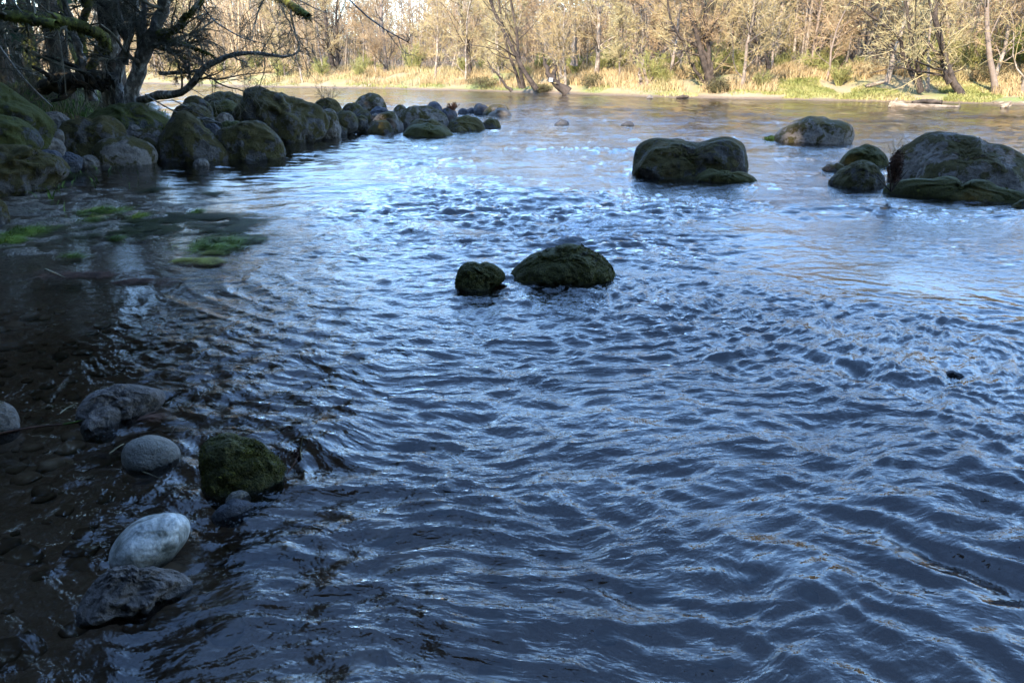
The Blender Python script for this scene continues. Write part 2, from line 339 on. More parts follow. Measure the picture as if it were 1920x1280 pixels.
# ---- water surface: real displaced waves near, same spectrum as bump beyond mesh resolution
CX, CY = 0.1, 8.3
XC_ROCKS = [(float(W(1062, 528)[0]), float(W(1062, 528)[1]), 0.42), (float(W(900, 542)[0]), float(W(900, 542)[1]), 0.22)]
def rms(a): return a
def flow_coords(x, y):
    wx = x+0.30*n2(x*0.55, y*0.55, 21)+0.10*n2(x*1.9, y*1.9, 23); wy = y+0.30*n2(x*0.55, y*0.55, 22)+0.08*n2(x*1.9, y*1.9, 24)
    r = np.sqrt((wx-CX)**2+(wy-CY)**2); th = np.arctan2(wx-CX, -(wy-CY))
    return r, th*np.maximum(3.2, r*0.75), wx, wy
def ridge(n): return 0.42-np.sqrt(n*n+0.0025)*1.0
def wave_height(x, y):
    r, b, wx, wy = flow_coords(x, y)
    wA = 1-sstep(5.9, 7.8, y+0.35*np.abs(x)*0.5)
    rough = 0.75+0.5*n2(x*0.45, y*0.30, 31)+0.35*n2(x*0.16+3, y*0.12, 32)
    rapid = np.exp(-(((x-0.3)/2.6)**2+((y-9.6)/2.3)**2)); rapid2 = np.exp(-(((x-0.9)/0.9)**2+((y-8.6)/0.7)**2))
    slick = np.exp(-(((x-3.5-0.45*(6.8-y))/1.15)**2+((y-6.6)/1.3)**2)); rough = rough*(1-0.88*slick)
    rough = np.clip(rough+0.75*rapid+0.9*rapid2, 0.08, 3)
    calm = sstep(-3.3, -0.9, x+0.10*(y-4))                # sheltered shallows on the left
    calm = np.where(y < 2.6, np.maximum(calm, 0.55*sstep(3.0, 1.8, y)), calm)
    streak = 0.72+1.3*n2(x*0.28, y*0.75, 34)+0.5*n2(x*0.8, y*2.2, 35); rough = rough*np.where(y > 6.5, 1+(np.clip(streak, 0.12, 1.6)-1)*sstep(6.5, 9.5, y)*(1-0.6*rapid), 1)
    amp = rough*(0.10+0.90*calm)
    h = np.zeros_like(x)
    # curved ripples round the eddy (near), drawn out along their crests
    for lam, asp, sl, sd in ((0.80, 1.7, 0.08, 41), (0.33, 1.9, 0.12, 42), (0.19, 2.0, 0.30, 43), (0.11, 2.0, 0.52, 44), (0.066, 2.0, 0.58, 45)):
        q = n2(r/lam, b/(lam*asp), sd); q2 = ridge(n2(r/lam+9.3, b/(lam*asp)+4.1, sd+60))
        h = h+wA*amp*sl*lam*(0.30*q+0.30*q2)
        dirs = n2((wx*0.97+wy*0.15)/(lam*2.9), (wy*0.97-wx*0.15)/lam, sd+80)
        dr = ridge(n2((wx*0.96-wy*0.2)/(lam*2.5)+7, (wy*0.96+wx*0.2)/lam, sd+90))
        h = h+(1-wA)*amp*sl*lam*(0.24*dirs+0.32*dr)+wA*amp*sl*lam*0.13*dirs
    th = np.arctan2(x-CX, CY-y); rr_ = np.hypot(x-CX, y-CY)+0.16*n2(x*0.9, y*0.9, 61)+0.05*n2(x*2.5, y*2.5, 62)
    win = sstep(-1.2, -0.8, th)*sstep(0.25, -0.35, th)*sstep(1.7, 2.4, rr_)*sstep(4.6, 3.2, rr_)
    h = h*(1-0.35*win)+0.0075*win*(0.7+0.8*n2(x*1.1, y*1.1, 63))*(1-1.6*np.abs(np.sin(math.pi*rr_/0.25)))
    fs = sstep(7.5, 11, y)*(1-0.7*slick); bk = np.clip(0.75+1.4*n2(x*0.09, y*0.14, 91)+0.6*n2(x*0.3, y*0.5, 92), 0.15, 2.0)
    h = h+fs*bk*(0.026*ridge(n2(wx/1.5, wy/0.48, 93))+0.040*ridge(n2(wx/3.2+5, wy/1.1, 94))*sstep(9, 14, y)+0.016*n2(wx/0.7, wy/0.3, 95)*sstep(24, 12, y)+0.06*ridge(n2(x/7+3, y/2.6, 96))*sstep(16, 26, y))
    # lumpy standing waves of the rapid
    h = h+rapid*(0.050*n2(wx/0.9, wy/0.6, 51)+0.045*ridge(n2(wx/0.5, wy/0.32, 52)))+rapid2*(0.055*ridge(n2(wx/0.42, wy/0.3, 53))+0.02*n2(wx/0.12, wy/0.12, 54))
    # swells on the right foreground
    h = h+0.013*sstep(0.6, 2.4, x)*sstep(6.5, 3.5, y)*ridge(n2((x*0.8-y*0.5)/1.1, (y*0.8+x*0.5)/0.45, 55))*1.3
    # crossing wave trains: sharp thin crests running down to the right, stronger towards the right side
    wr = calm*wA*(0.45+0.75*sstep(-0.5, 2.2, x))*(1-0.85*slick); px_ = x+0.22*n2(x*0.8, y*0.8, 64)+0.05*n2(x*3, y*3, 66); py_ = y+0.22*n2(x*0.8, y*0.8, 65)+0.05*n2(x*3, y*3, 67)
    for lam, sl, an, sd in ((0.55, 0.11, -0.60, 71), (0.28, 0.16, -0.75, 72), (0.15, 0.22, -0.5, 73), (0.30, 0.11, 0.75, 74), (0.14, 0.16, 0.6, 75)):
        al = px_*math.cos(an)+py_*math.sin(an); ac = -px_*math.sin(an)+py_*math.cos(an)
        h = h+wr*sl*lam*0.62*ridge(n2(al/(lam*2.6), ac/lam, sd))*np.clip(0.8+0.9*n2(x*0.7, y*0.7, sd+9), 0.1, 2)
    for (rx, ry, rr) in XC_ROCKS:
        d = np.sqrt((x-rx)**2+((y-ry))**2)
        h = h+0.010*np.exp(-((d-rr*1.15)/0.13)**2)*(1-0.6*sstep(0, 1, (y-ry)))
    fade = 1-sstep(25, 60, y)*0.5
    return h*fade
xw = graded(-230, 230, -3.6, 4.2, 0.0135, 1.016); yw = [0.3]
while yw[-1] < 8: yw.append(yw[-1]+max(0.0125, yw[-1]**2*0.00055))
while yw[-1] < 240: yw.append(yw[-1]+min(0.035*1.012**(len(yw)-300) if False else max(0.03, yw[-1]**2*0.00045), 0.9))
yw = np.concatenate((np.linspace(-3, 0.29, 120), np.array(yw)))
me, X, Y, Z = grid_mesh('water', xw, yw, wave_height)
print('water grid', X.shape)
foam = np.exp(-(((X-0.95)/0.85)**2+((Y-8.75)/0.42)**2))*0.9+0.55*np.exp(-(((X+1.3)/0.9)**2+((Y-8.0)/0.3)**2))+0.35*np.exp(-(((X-0.1)/1.2)**2+((Y-8.2)/0.25)**2))
foam = foam+0.5*np.exp(-(((X-3.2)/1.0)**2+((Y-10.6)/0.5)**2))
foam = np.clip(foam*(0.1+1.9*sstep(0.0, 0.045, Z)), 0, 1)
at = me.attributes.new('foam', 'FLOAT', 'POINT'); at.data.foreach_set('value', foam.astype(np.float32).ravel())
r_, b_, wx_, wy_ = flow_coords(X, Y); wA_ = 1-sstep(5.9, 7.8, Y+0.35*np.abs(X)*0.5)
at = me.attributes.new('flow', 'FLOAT_VECTOR', 'POINT'); at.data.foreach_set('vector', np.stack([r_, b_*0.6, wA_], -1).astype(np.float32).ravel())
calm = (1-0.55*np.exp(-(((X-3.5-0.45*(6.8-Y))/1.25)**2+((Y-6.8)/1.7)**2)))*(0.22+0.78*sstep(-3.3, -1.0, X+0.10*(Y-4)))*(0.8+0.5*n2(X*0.45, Y*0.30, 31))
at = me.attributes.new('rip', 'FLOAT', 'POINT'); at.data.foreach_set('value', calm.astype(np.float32).ravel())
def water_mat():
    m, t = mat('river_water'); g = N(t, 'ShaderNodeNewGeometry'); p = g.outputs['Position']
    fl = N(t, 'ShaderNodeAttribute'); fl.attribute_name = 'flow'; rp = N(t, 'ShaderNodeAttribute'); rp.attribute_name = 'rip'
    fo = N(t, 'ShaderNodeAttribute'); fo.attribute_name = 'foam'
    sp = N(t, 'ShaderNodeSeparateXYZ'); t.links.new(p, sp.inputs[0]); sf = N(t, 'ShaderNodeSeparateXYZ'); t.links.new(fl.outputs['Vector'], sf.inputs[0])
    fv = N(t, 'ShaderNodeCombineXYZ'); t.links.new(sf.outputs[0], fv.inputs[0]); t.links.new(sf.outputs[1], fv.inputs[1])
    cv = N(t, 'ShaderNodeMapping'); cv.inputs['Scale'].default_value = (0.55, 1, 1); t.links.new(p, cv.inputs['Vector'])
    def mr(inp, a, b, c=0, d=1):
        q = N(t, 'ShaderNodeMapRange'); t.links.new(inp, q.inputs[0]); q.inputs[1].default_value = a; q.inputs[2].default_value = b; q.inputs[3].default_value = c; q.inputs[4].default_value = d; return q.outputs[0]
    def mixf(f, a, b):
        n = N(t, 'ShaderNodeMix'); t.links.new(f, n.inputs[0]); t.links.new(a, n.inputs[2]); t.links.new(b, n.inputs[3]); return n.outputs[0]
    fine = mixf(sf.outputs[2], noise(t, cv.outputs[0], 17, 3, 0.55, 0.3), noise(t, fv.outputs[0], 17, 3, 0.55, 0.4))
    mid = noise(t, cv.outputs[0], 3.6, 4, 0.6, 0.4); big = noise(t, cv.outputs[0], 0.9, 3, 0.55, 0.3)
    y = sp.outputs[1]
    h = math_(t, 'MULTIPLY', math_(t, 'MULTIPLY', fine, 0.017), math_(t, 'MULTIPLY', rp.outputs['Fac'], mr(y, 2, 30, 1.0, 0.8)))
    fine2 = mixf(sf.outputs[2], noise(t, cv.outputs[0], 42, 2, 0.5, 0.3), noise(t, fv.outputs[0], 42, 2, 0.5, 0.4))
    h = math_(t, 'ADD', h, math_(t, 'MULTIPLY', math_(t, 'MULTIPLY', fine2, 0.0075), rp.outputs['Fac']))
    # slopes of waves finer than the mesh can carry farther out, added straight to the surface normal
    def slopes(vec, sc, det, amp):
        c = noise(t, vec, sc, det, 0.6, 0.3, out=1); v = N(t, 'ShaderNodeVectorMath', operation='SUBTRACT'); t.links.new(c, v.inputs[0]); v.inputs[1].default_value = (0.5, 0.5, 0.5)
        w_ = N(t, 'ShaderNodeVectorMath', operation='MULTIPLY'); t.links.new(v.outputs[0], w_.inputs[0]); w_.inputs[1].default_value = (0.7, 1.0, 0.0)
        u_ = N(t, 'ShaderNodeVectorMath', operation='SCALE'); t.links.new(w_.outputs[0], u_.inputs[0]); t.links.new(amp, u_.inputs['Scale']); return u_.outputs[0]
    def vadd(a_, b_):
        v = N(t, 'ShaderNodeVectorMath', operation='ADD'); t.links.new(a_, v.inputs[0]); t.links.new(b_, v.inputs[1]); return v.outputs[0]
    st2 = N(t, 'ShaderNodeMapping'); st2.inputs['Scale'].default_value = (0.35, 1, 1); t.links.new(p, st2.inputs['Vector'])
    patch = math_(t, 'ADD', 0.15, math_(t, 'MULTIPLY', noise(t, st2.outputs[0], 0.22, 4, 0.6), 1.6))
    nn = vadd(g.outputs['Normal'], slopes(cv.outputs[0], 5.5, 4, math_(t, 'MULTIPLY', mr(y, 7, 18, 0, 0.62), patch)))
    nn = vadd(nn, slopes(cv.outputs[0], 1.4, 3, math_(t, 'MULTIPLY', mr(y, 14, 32, 0, 0.62), patch)))
    nn2 = N(t, 'ShaderNodeVectorMath', operation='NORMALIZE'); t.links.new(nn, nn2.inputs[0]); nn2 = nn2.outputs[0]
    h = math_(t, 'ADD', h, math_(t, 'MULTIPLY', math_(t, 'MULTIPLY', noise(t, p, 70, 3, 0.7), 0.03), fo.outputs['Fac']))
    bm = N(t, 'ShaderNodeBump', Strength=1.0, Distance=1.0); t.links.new(h, bm.inputs['Height']); t.links.new(nn2, bm.inputs['Normal'])
    fr = N(t, 'ShaderNodeFresnel', IOR=1.45); t.links.new(bm.outputs[0], fr.inputs['Normal'])
    gl = N(t, 'ShaderNodeBsdfGlossy', Roughness=0.05); gl.inputs['Color'].default_value = (1, 1, 1, 1); t.links.new(bm.outputs[0], gl.inputs['Normal'])
    tr = N(t, 'ShaderNodeBsdfTransparent'); tr.inputs['Color'].default_value = (0.93, 0.91, 0.88, 1)
    mx = N(t, 'ShaderNodeMixShader'); t.links.new(fr.outputs[0], mx.inputs[0]); t.links.new(tr.outputs[0], mx.inputs[1]); t.links.new(gl.outputs[0], mx.inputs[2])
    df = N(t, 'ShaderNodeBsdfDiffuse'); df.inputs['Color'].default_value = (0.75, 0.78, 0.8, 1)
    fn = noise(t, p, 22, 6, 0.75, 0.8)
    fm = math_(t, 'MULTIPLY', math_(t, 'MULTIPLY', math_(t, 'SUBTRACT', math_(t, 'ADD', fn, math_(t, 'MULTIPLY', fo.outputs['Fac'], 0.20)), 0.64), 7, True), math_(t, 'MULTIPLY', fo.outputs['Fac'], 1.3, True))
    m2 = N(t, 'ShaderNodeMixShader'); t.links.new(math_(t, 'MULTIPLY', fm, 0.8, True), m2.inputs[0]); t.links.new(mx.outputs[0], m2.inputs[1]); t.links.new(df.outputs[0], m2.inputs[2])
    o = N(t, 'ShaderNodeOutputMaterial'); t.links.new(m2.outputs[0], o.inputs[0])
    va = N(t, 'ShaderNodeVolumeAbsorption', Density=2.6); va.inputs['Color'].default_value = (0.62, 0.50, 0.36, 1); t.links.new(va.outputs[0], o.inputs['Volume'])
    return m
wt = link('river_water', me, water_mat()); tag(wt, 'rippling blue river water with a small rapid', None, None, 'structure')
# ------------------------------------------------------------------ rocks
_ico = {}
def ico(n):
    if n not in _ico:
        bm = bmesh.new(); bmesh.ops.create_icosphere(bm, subdivisions=n, radius=1)
        V = np.array([v.co[:] for v in bm.verts]); Fc = np.array([[v.index for v in f.verts] for f in bm.faces]); bm.free()
        _ico[n] = (V, Fc)
    return _ico[n]
def rock(name, label, top, base, m, D=None, depth=0.8, ext=0.35, facet=0.5, nz=0.07, seed=0, sub=5, group=None, tuft=0, tmat='mosstuft', cat='boulder'):
    """top: silhouette in photo pixels, left to right; base: pixel row of its foot on the water, or D: its ground distance.
    The silhouette gives the rock's front outline; it is a closed solid with its own thickness (depth x half-width)."""
    rng = np.random.default_rng(seed+11)
    top = np.array(top, float); uc = (top[:, 0].min()+top[:, 0].max())/2
    wpx = top[:, 0].max()-top[:, 0].min(); bl = max(top[0, 1], top[-1, 1])
    vc = (top[:, 1].min()+bl)/2+0.12*wpx*ext/0.35*0.5
    e = ext*wpx
    low = [(top[-1, 0]-0.06*wpx, bl+e*0.6), (uc+0.22*wpx, bl+e), (uc-0.22*wpx, bl+e), (top[0, 0]+0.06*wpx, bl+e*0.6)]
    poly = np.array(list(map(tuple, top))+low)
    r0 = ray(uc, vc); L = np.linalg.norm(r0)
    if D is None:
        rb = ray(uc, base); Db = CAMZ/-rb[2]*rb[1]
        hw = 0.5*wpx/F*Db; D = Db+depth*hw*0.72
    cen = CAM+r0*(D/r0[1]); scale = (D/r0[1])      # metres per unit of image-plane
    hw = 0.5*wpx/F*scale
    sg_ = 13 if facet < 0.05 else 4
    px = (poly[:, 0]-uc)/F*scale; py = (vc-poly[:, 1])/F*scale
    rad = np.hypot(px, py); ang = np.arctan2(py, px); o = np.argsort(ang)
    ang = ang[o]; rad = rad[o]; A = np.concatenate((ang-2*math.pi, ang, ang+2*math.pi)); R = np.tile(rad, 3)
    ag = np.radians(np.arange(-240, 240)); rg_ = np.interp(ag, A, R); kk = np.exp(-np.arange(-40, 41)**2/(2.0*sg_**2)); kk /= kk.sum()
    rg_ = np.convolve(rg_, kk, 'same'); A = ag[45:-45]; R = rg_[45:-45]
    V, Fc = ico(sub); V = V.copy()
    # facets: clip the unit ball by random planes
    facet = min(1.0, facet*1.45); k = 13; nrm = rng.normal(size=(k, 3)); nrm /= np.linalg.norm(nrm, axis=1)[:, None]; dd = rng.uniform(0.60, 0.92, k)
    q = V@nrm.T; rr = np.ones(len(V))
    lim = np.where(q > 0.05, dd[None, :]/np.maximum(q, 0.05), 9).min(axis=1); rr = 1-facet*(1-np.minimum(lim, 1))
    U = V*rr[:, None]
    # noise
    off = rng.uniform(-50, 50, 3)
    n8 = n3(V*5+off, 3)
    d = n3(V*1.6+off, 1)*0.65+n3(V*3.7+off, 2)*0.55+(0.25-np.abs(n8))*0.22+n3(V*11+off, 5)*0.25+n3(V*21+off, 4)*0.14
    # x: right, y: image up, z: away.  in-plane radius follows the outline
    phi = np.arctan2(V[:, 1], V[:, 0]); Rf = np.interp(phi, A, R)
    inpl = np.hypot(V[:, 0], V[:, 1])
    s = inpl**0.8
    flat = 0.35+0.65*(1-inpl)
    bx = np.cos(phi)*s*Rf; by = np.sin(phi)*s*Rf
    bx = bx*(1+(rr-1)*(1-inpl**4)*1.0); by = by*(1+(rr-1)*(1-inpl**4))
    bz = V[:, 2]*depth*hw*rr*0.95
    disp = d*nz*hw*1.6
    X = bx+V[:, 0]*disp*(1-0.6*inpl**3); Yv = by+V[:, 1]*disp*(1-0.6*inpl**3); Zv = bz+V[:, 2]*disp*1.5
    a = r0/L
    # right / up / away axes facing the camera
    ex = np.cross(a, [0, 0, 1.0]); ex /= np.linalg.norm(ex); ey = np.cross(ex, a)
    Pw = X[:, None]*ex+Yv[:, None]*ey+Zv[:, None]*a
    me = mesh_np(name, Pw, Fc)
    ob = link(name, me, M[m], loc=tuple(cen)); tag(ob, label, cat, group)
    if tuft:
        f = Fc[rng.integers(0, len(Fc), tuft)]
        wgt = rng.dirichlet((1, 1, 1), tuft); pts = (Pw[f]*wgt[:, :, None]).sum(1)
        nn = np.cross(Pw[f[:, 1]]-Pw[f[:, 0]], Pw[f[:, 2]]-Pw[f[:, 0]]); nn /= np.linalg.norm(nn, axis=1)[:, None]+1e-9
        cov = nn[:, 2]*0.6+n3(pts*(1.6/hw)*0.8+off, 7)*0.8+0.25+rng.uniform(-0.2, 0.2, tuft)
        keep = (cov > 0.1) & (pts[:, 2]+cen[2] > 0.02); pts = pts[keep]; nn = nn[keep]; n = len(pts)
        sz = rng.uniform(0.4, 1.2, n)*min(0.05, 0.06*hw+0.004)
        dirv = nn*0.7+rng.normal(size=(n, 3))*0.5; dirv[:, 2] += -0.1; dirv /= np.linalg.norm(dirv, axis=1)[:, None]
        sd = np.cross(dirv, rng.normal(size=(n, 3))); sd /= np.linalg.norm(sd, axis=1)[:, None]
        w_ = sz*0.28
        V3 = np.stack([pts-sd*w_[:, None]-nn*0.002, pts+sd*w_[:, None]-nn*0.002, pts+dirv*sz[:, None]], 1).reshape(-1, 3)
        i = np.arange(n)*3
        mm = mesh_np('moss', V3, np.stack([i, i+1, i+2], 1), smooth=False)
        link('moss', mm, M[tmat], parent=ob)['kind'] = 'stuff'
    return ob
GB = 'boulders heaped along the near left bank'; GS = 'boulders of the spit reaching into the river'; GR = 'boulders standing in the river on the right'; GF = 'stones in the shallows at lower left'
# left bank
rock('boulder', 'tall moss-covered mound of rock at the left edge, highest there', [(-90, 250), (-70, 175), (-30, 152), (0, 153), (18, 164), (32, 178), (48, 196), (68, 208), (82, 228), (92, 243), (80, 252)], None, 'bright', D=13.6, seed=1, group=GB, tuft=5000)
rock('boulder', 'small moss-covered hump between the tall mound and the lower edge boulder at left', [(-60, 285), (-30, 224), (0, 216), (20, 221), (45, 231), (62, 247), (70, 272), (60, 284)], None, 'bright', D=12.6, seed=2, group=GB, tuft=3000)
rock('boulder', 'big blocky boulder at the left edge with a dark hollow foot', [(-80, 366), (-60, 285), (0, 275), (40, 277), (78, 290), (100, 300), (117, 318), (112, 335), (95, 350), (76, 366)], 367, 'mossy', seed=3, group=GB, facet=0.9, nz=0.12, tuft=4000)
rock('boulder', 'sliver of a mossy boulder cut by the left edge above the green weed', [(-40, 425), (-28, 375), (-6, 370), (8, 380), (12, 400), (6, 425)], 425, 'mossy', seed=4, group=GB)
rock('boulder', 'bare bluish grey stone wedged right of the two mossy mounds at left', [(62, 292), (66, 266), (84, 255), (104, 259), (118, 274), (116, 292)], None, 'grey', D=13.9, seed=5, group=GB, facet=0.7)
rock('boulder', 'flat grey stone behind the two-humped boulder, nearest the grass clump', [(80, 242), (84, 216), (104, 211), (125, 221), (136, 240)], None, 'grey', D=15.6, seed=6, group=GB)
rock('boulder', 'two-humped dark boulder with brown moss, left of the smooth oval boulder', [(118, 285), (120, 244), (134, 228), (155, 223), (180, 227), (190, 219), (208, 219), (224, 228), (232, 246), (230, 265), (215, 285)], None, 'mossy', D=15.3, seed=7, group=GB, tuft=2500)
rock('boulder', 'smooth oval boulder lying at the water line with brown moss on its right half', [(181, 305), (182, 280), (195, 264), (225, 260), (262, 263), (285, 276), (291, 294), (284, 310)], 313, 'half', seed=8, group=GB, facet=0.15, nz=0.03, tuft=1500)
rock('stone', 'rounded grey stone at the left foot of the smooth oval boulder', [(150, 313), (152, 300), (163, 292), (178, 294), (188, 307), (187, 314)], 316, 'grey', seed=9, group=GB, cat='stone', facet=0.3)
rock('stone', 'angular grey stone above the rounded one beside the oval boulder', [(150, 291), (156, 280), (174, 274), (185, 277), (182, 291)], None, 'grey', D=15.2, seed=10, group=GB, facet=1.0, cat='stone')
rock('stone', 'small grey stone showing between the grey boulder and the two-humped one', [(99, 262), (103, 247), (114, 243), (119, 255), (118, 264)], None, 'grey', D=14.8, seed=11, group=GB, facet=0.9, sub=4, cat='stone')
rock('boulder', 'mound covered in bright green moss below the tree foot', [(150, 236), (172, 220), (205, 205), (240, 198), (263, 196), (285, 207), (305, 221), (322, 238), (300, 246)], None, 'bright', D=17.2, seed=12, group=GB, tuft=4000, tmat='mosstuftg')
rock('boulder', 'low flat-topped grey boulder with mossy rim behind the smooth oval one', [(247, 264), (255, 249), (275, 243), (300, 244), (311, 258), (305, 268)], None, 'half', D=16.2, seed=13, group=GB)
rock('stone', 'wedge-shaped bare grey stone above the oval boulder', [(231, 256), (240, 242), (252, 234), (264, 246), (262, 257)], None, 'grey', D=16.6, seed=14, group=GB, facet=1.0, cat='stone')
rock('boulder', 'small leaning rock squeezed between the oval and the pyramid boulders', [(268, 290), (271, 263), (280, 258), (294, 268), (306, 282), (314, 302)], None, 'mossy', D=16.0, seed=15, group=GB, facet=0.8)
rock('boulder', 'pyramid-shaped mossy boulder with a pointed top at the water line', [(298, 290), (303, 262), (315, 243), (332, 222), (345, 211), (355, 209), (368, 219), (386, 241), (405, 262), (425, 281), (437, 302)], 304, 'mossy', seed=16, group=GB, facet=0.5, nz=0.05, tuft=5000)
rock('stone', 'pale grey stone in the water at the foot of the pyramid boulder', [(362, 311), (368, 301), (380, 298), (390, 303), (391, 312)], 313, 'grey', seed=17, group=GB, facet=0.8, cat='stone')
rock('boulder', 'broad mossy boulder with a domed top just right of the pyramid one', [(404, 285), (408, 255), (418, 243), (440, 238), (470, 229), (490, 231), (510, 245), (525, 262), (532, 285), (528, 300)], 301, 'mossy', seed=18, group=GB, facet=0.6, tuft=5000)
rock('boulder', 'largest dark boulder of the bank with a high knob at its left end', [(444, 240), (447, 208), (464, 190), (468, 175), (480, 164), (495, 165), (512, 176), (545, 185), (575, 193), (598, 199), (611, 213), (614, 236), (604, 255), (585, 268)], 268, 'mossy', seed=19, group=GB, facet=0.7, nz=0.10, depth=0.7, tuft=7000)
rock('boulder', 'rounded dark lump at the right end of the largest boulder', [(592, 260), (598, 228), (610, 207), (625, 206), (635, 230), (637, 254)], 259, 'half', seed=20, group=GB)
rock('boulder', 'rounded dark rock under a leafless twiggy bush behind the largest boulder', [(588, 215), (592, 194), (608, 186), (626, 187), (639, 199), (640, 215)], None, 'mossy', D=23.5, seed=21, group=GB)
rock('boulder', 'long low mossy rock against the far water, left of the largest boulder', [(380, 205), (388, 182), (400, 178), (425, 174), (445, 178), (460, 185), (466, 200)], None, 'mossy', D=25, seed=22, group=GB, facet=0.3)
rock('boulder', 'low greener rock in front of the long low mossy one left of the largest boulder', [(384, 216), (392, 197), (415, 191), (440, 193), (451, 212)], None, 'full', D=22.6, seed=23, group=GB, tuft=1500)
rock('boulder', 'dark mossy rock beside the foot of the pale bent limb', [(343, 206), (350, 187), (365, 181), (385, 190), (397, 210)], None, 'mossy', D=21, seed=24, group=GB)
rock('boulder', 'low slab with yellow-green moss on top of it above the domed boulder', [(410, 246), (415, 233), (435, 229), (454, 233), (458, 246)], None, 'bright', D=18.2, seed=25, group=GB)
rock('stone', 'bare grey block above the yellow-green slab', [(406, 232), (412, 216), (425, 212), (437, 222), (438, 234)], None, 'grey', D=19, seed=26, group=GB, facet=1.0, cat='stone')
rock('stone', 'dark bare stone between the pyramid boulder and the yellow-green slab', [(384, 254), (386, 238), (400, 232), (412, 240), (412, 256)], None, 'dark', D=17.6, seed=27, group=GB, facet=0.8, cat='stone')
rock('boulder', 'mossy rock behind the pyramid boulder under the dry sticks', [(322, 226), (332, 206), (352, 196), (378, 200), (396, 214), (398, 228)], None, 'mossy', D=19.2, seed=28, group=GB)
rock('stone', 'flat wet stone on the shore left of the small grey stones', [(108, 305), (116, 292), (140, 290), (152, 298), (150, 308)], None, 'dark', D=14.0, seed=29, group=GB, cat='stone')
rock('boulder', 'low mossy rock at the foot of the tall left mound', [(70, 300), (76, 286), (96, 282), (112, 290), (112, 304)], None, 'dark', D=13.0, seed=30, group=GB)
# the spit
rock('boulder', 'pale domed boulder standing highest on the spit against the river', [(662, 205), (670, 189), (686, 179), (702, 176), (714, 182), (722, 194), (726, 206)], None, 'half', D=28, seed=31, group=GS, facet=0.6)
rock('boulder', 'mossy rock just left of the pale domed boulder', [(640, 214), (645, 201), (660, 194), (676, 199), (684, 212)], None, 'mossy', D=25.5, seed=32, group=GS, sub=4)
rock('boulder', 'mossy rock next to the rounded lump where the spit begins', [(629, 234), (633, 215), (650, 209), (667, 217), (671, 233)], None, 'mossy', D=22.5, seed=33, group=GS, sub=4)
rock('stone', 'small round mossy rock low on the spit, left of the low oval ones', [(637, 238), (642, 224), (655, 218), (667, 224), (669, 238)], 240, 'mossy', seed=34, group=GS, sub=4, cat='stone')
rock('stone', 'small round rock under the pale domed boulder', [(667, 223), (674, 209), (685, 206), (694, 213), (696, 224)], None, 'mossy', D=24.8, seed=35, group=GS, sub=4, cat='stone')
rock('stone', 'dark flat rock right below the pale domed boulder', [(692, 215), (700, 205), (715, 202), (728, 207), (730, 215)], None, 'dark', D=26, seed=36, group=GS, sub=4, cat='stone')
rock('boulder', 'low flat mossy rock at the water, left of the small peaked one', [(647, 248), (655, 237), (675, 233), (692, 237), (697, 248)], 249, 'mossy', seed=37, group=GS, sub=4)
rock('boulder', 'small peaked mossy boulder at the front of the spit', [(688, 250), (698, 236), (714, 227), (728, 228), (735, 240), (739, 251)], 252, 'mossy', seed=38, group=GS, sub=4)
rock('boulder', 'leaning grey-brown boulder behind the small peaked one', [(694, 238), (704, 222), (722, 212), (738, 210), (748, 223), (757, 242)], None, 'half', D=23.3, seed=39, group=GS, facet=0.8)
rock('boulder', 'grey stone peeking over the left end of the widest spit boulder', [(738, 218), (742, 201), (753, 197), (762, 204), (766, 218)], None, 'half', D=25.5, seed=40, group=GS, sub=4)
rock('boulder', 'widest dark boulder of the spit with a smooth humped back', [(746, 240), (750, 214), (765, 203), (790, 201), (815, 205), (834, 215), (843, 230), (842, 240)], None, 'half', D=24.2, seed=41, group=GS, depth=0.6, tuft=1200)
rock('boulder', 'mossy ledge in front of the widest spit boulder', [(758, 248), (770, 234), (800, 227), (826, 232), (846, 247)], None, 'mossy', D=22.9, seed=42, group=GS)
rock('boulder', 'long low moss-covered boulder at the water in front of the spit', [(754, 254), (764, 241), (790, 234), (815, 237), (840, 245), (853, 255)], 257, 'full', seed=43, group=GS, facet=0.3, nz=0.04, tuft=1500)
rock('boulder', 'grey humped boulder behind the right end of the widest one', [(797, 210), (803, 197), (814, 191), (825, 197), (830, 210)], None, 'dark', D=28, seed=44, group=GS, sub=4)
rock('stone', 'flat dark rock under the little dead shrub on the spit', [(826, 217), (832, 204), (846, 206), (858, 216)], None, 'dark', D=28, seed=45, group=GS, sub=4, cat='stone')
rock('boulder', 'rounded mossy boulder at the water, right half of the spit', [(834, 243), (845, 228), (864, 220), (885, 220), (903, 228), (911, 243)], 246, 'mossy', seed=46, group=GS, tuft=1200)
rock('boulder', 'last mossy rock at the right tip of the front row', [(902, 238), (910, 227), (925, 223), (937, 232), (940, 240)], 241, 'mossy', seed=47, group=GS, sub=4)
rock('stone', 'low mossy sliver in front of the rounded boulder at right of the spit', [(842, 246), (855, 240), (870, 241), (877, 247)], 248, 'mossy', seed=48, group=GS, sub=4, cat='stone')
rock('stone', 'small dark rock right of the little dead shrub', [(858, 213), (863, 205), (871, 204), (878, 213)], 214, 'dark', seed=49, group=GS, sub=4, cat='stone')
rock('stone', 'small low grey rock left of the outermost group', [(873, 212), (880, 204), (890, 205), (894, 212)], 213, 'dark', seed=50, group=GS, sub=4, cat='stone')
rock('boulder', 'upright dark block at the left of the outermost three rocks', [(889, 212), (892, 196), (905, 197), (916, 203), (916, 213)], 214, 'dark', seed=51, group=GS, sub=4, facet=0.9)
rock('boulder', 'domed dark grey boulder in the middle of the outermost three', [(904, 215), (915, 203), (932, 197), (948, 199), (956, 214)], 215, 'half', seed=52, group=GS, sub=4)
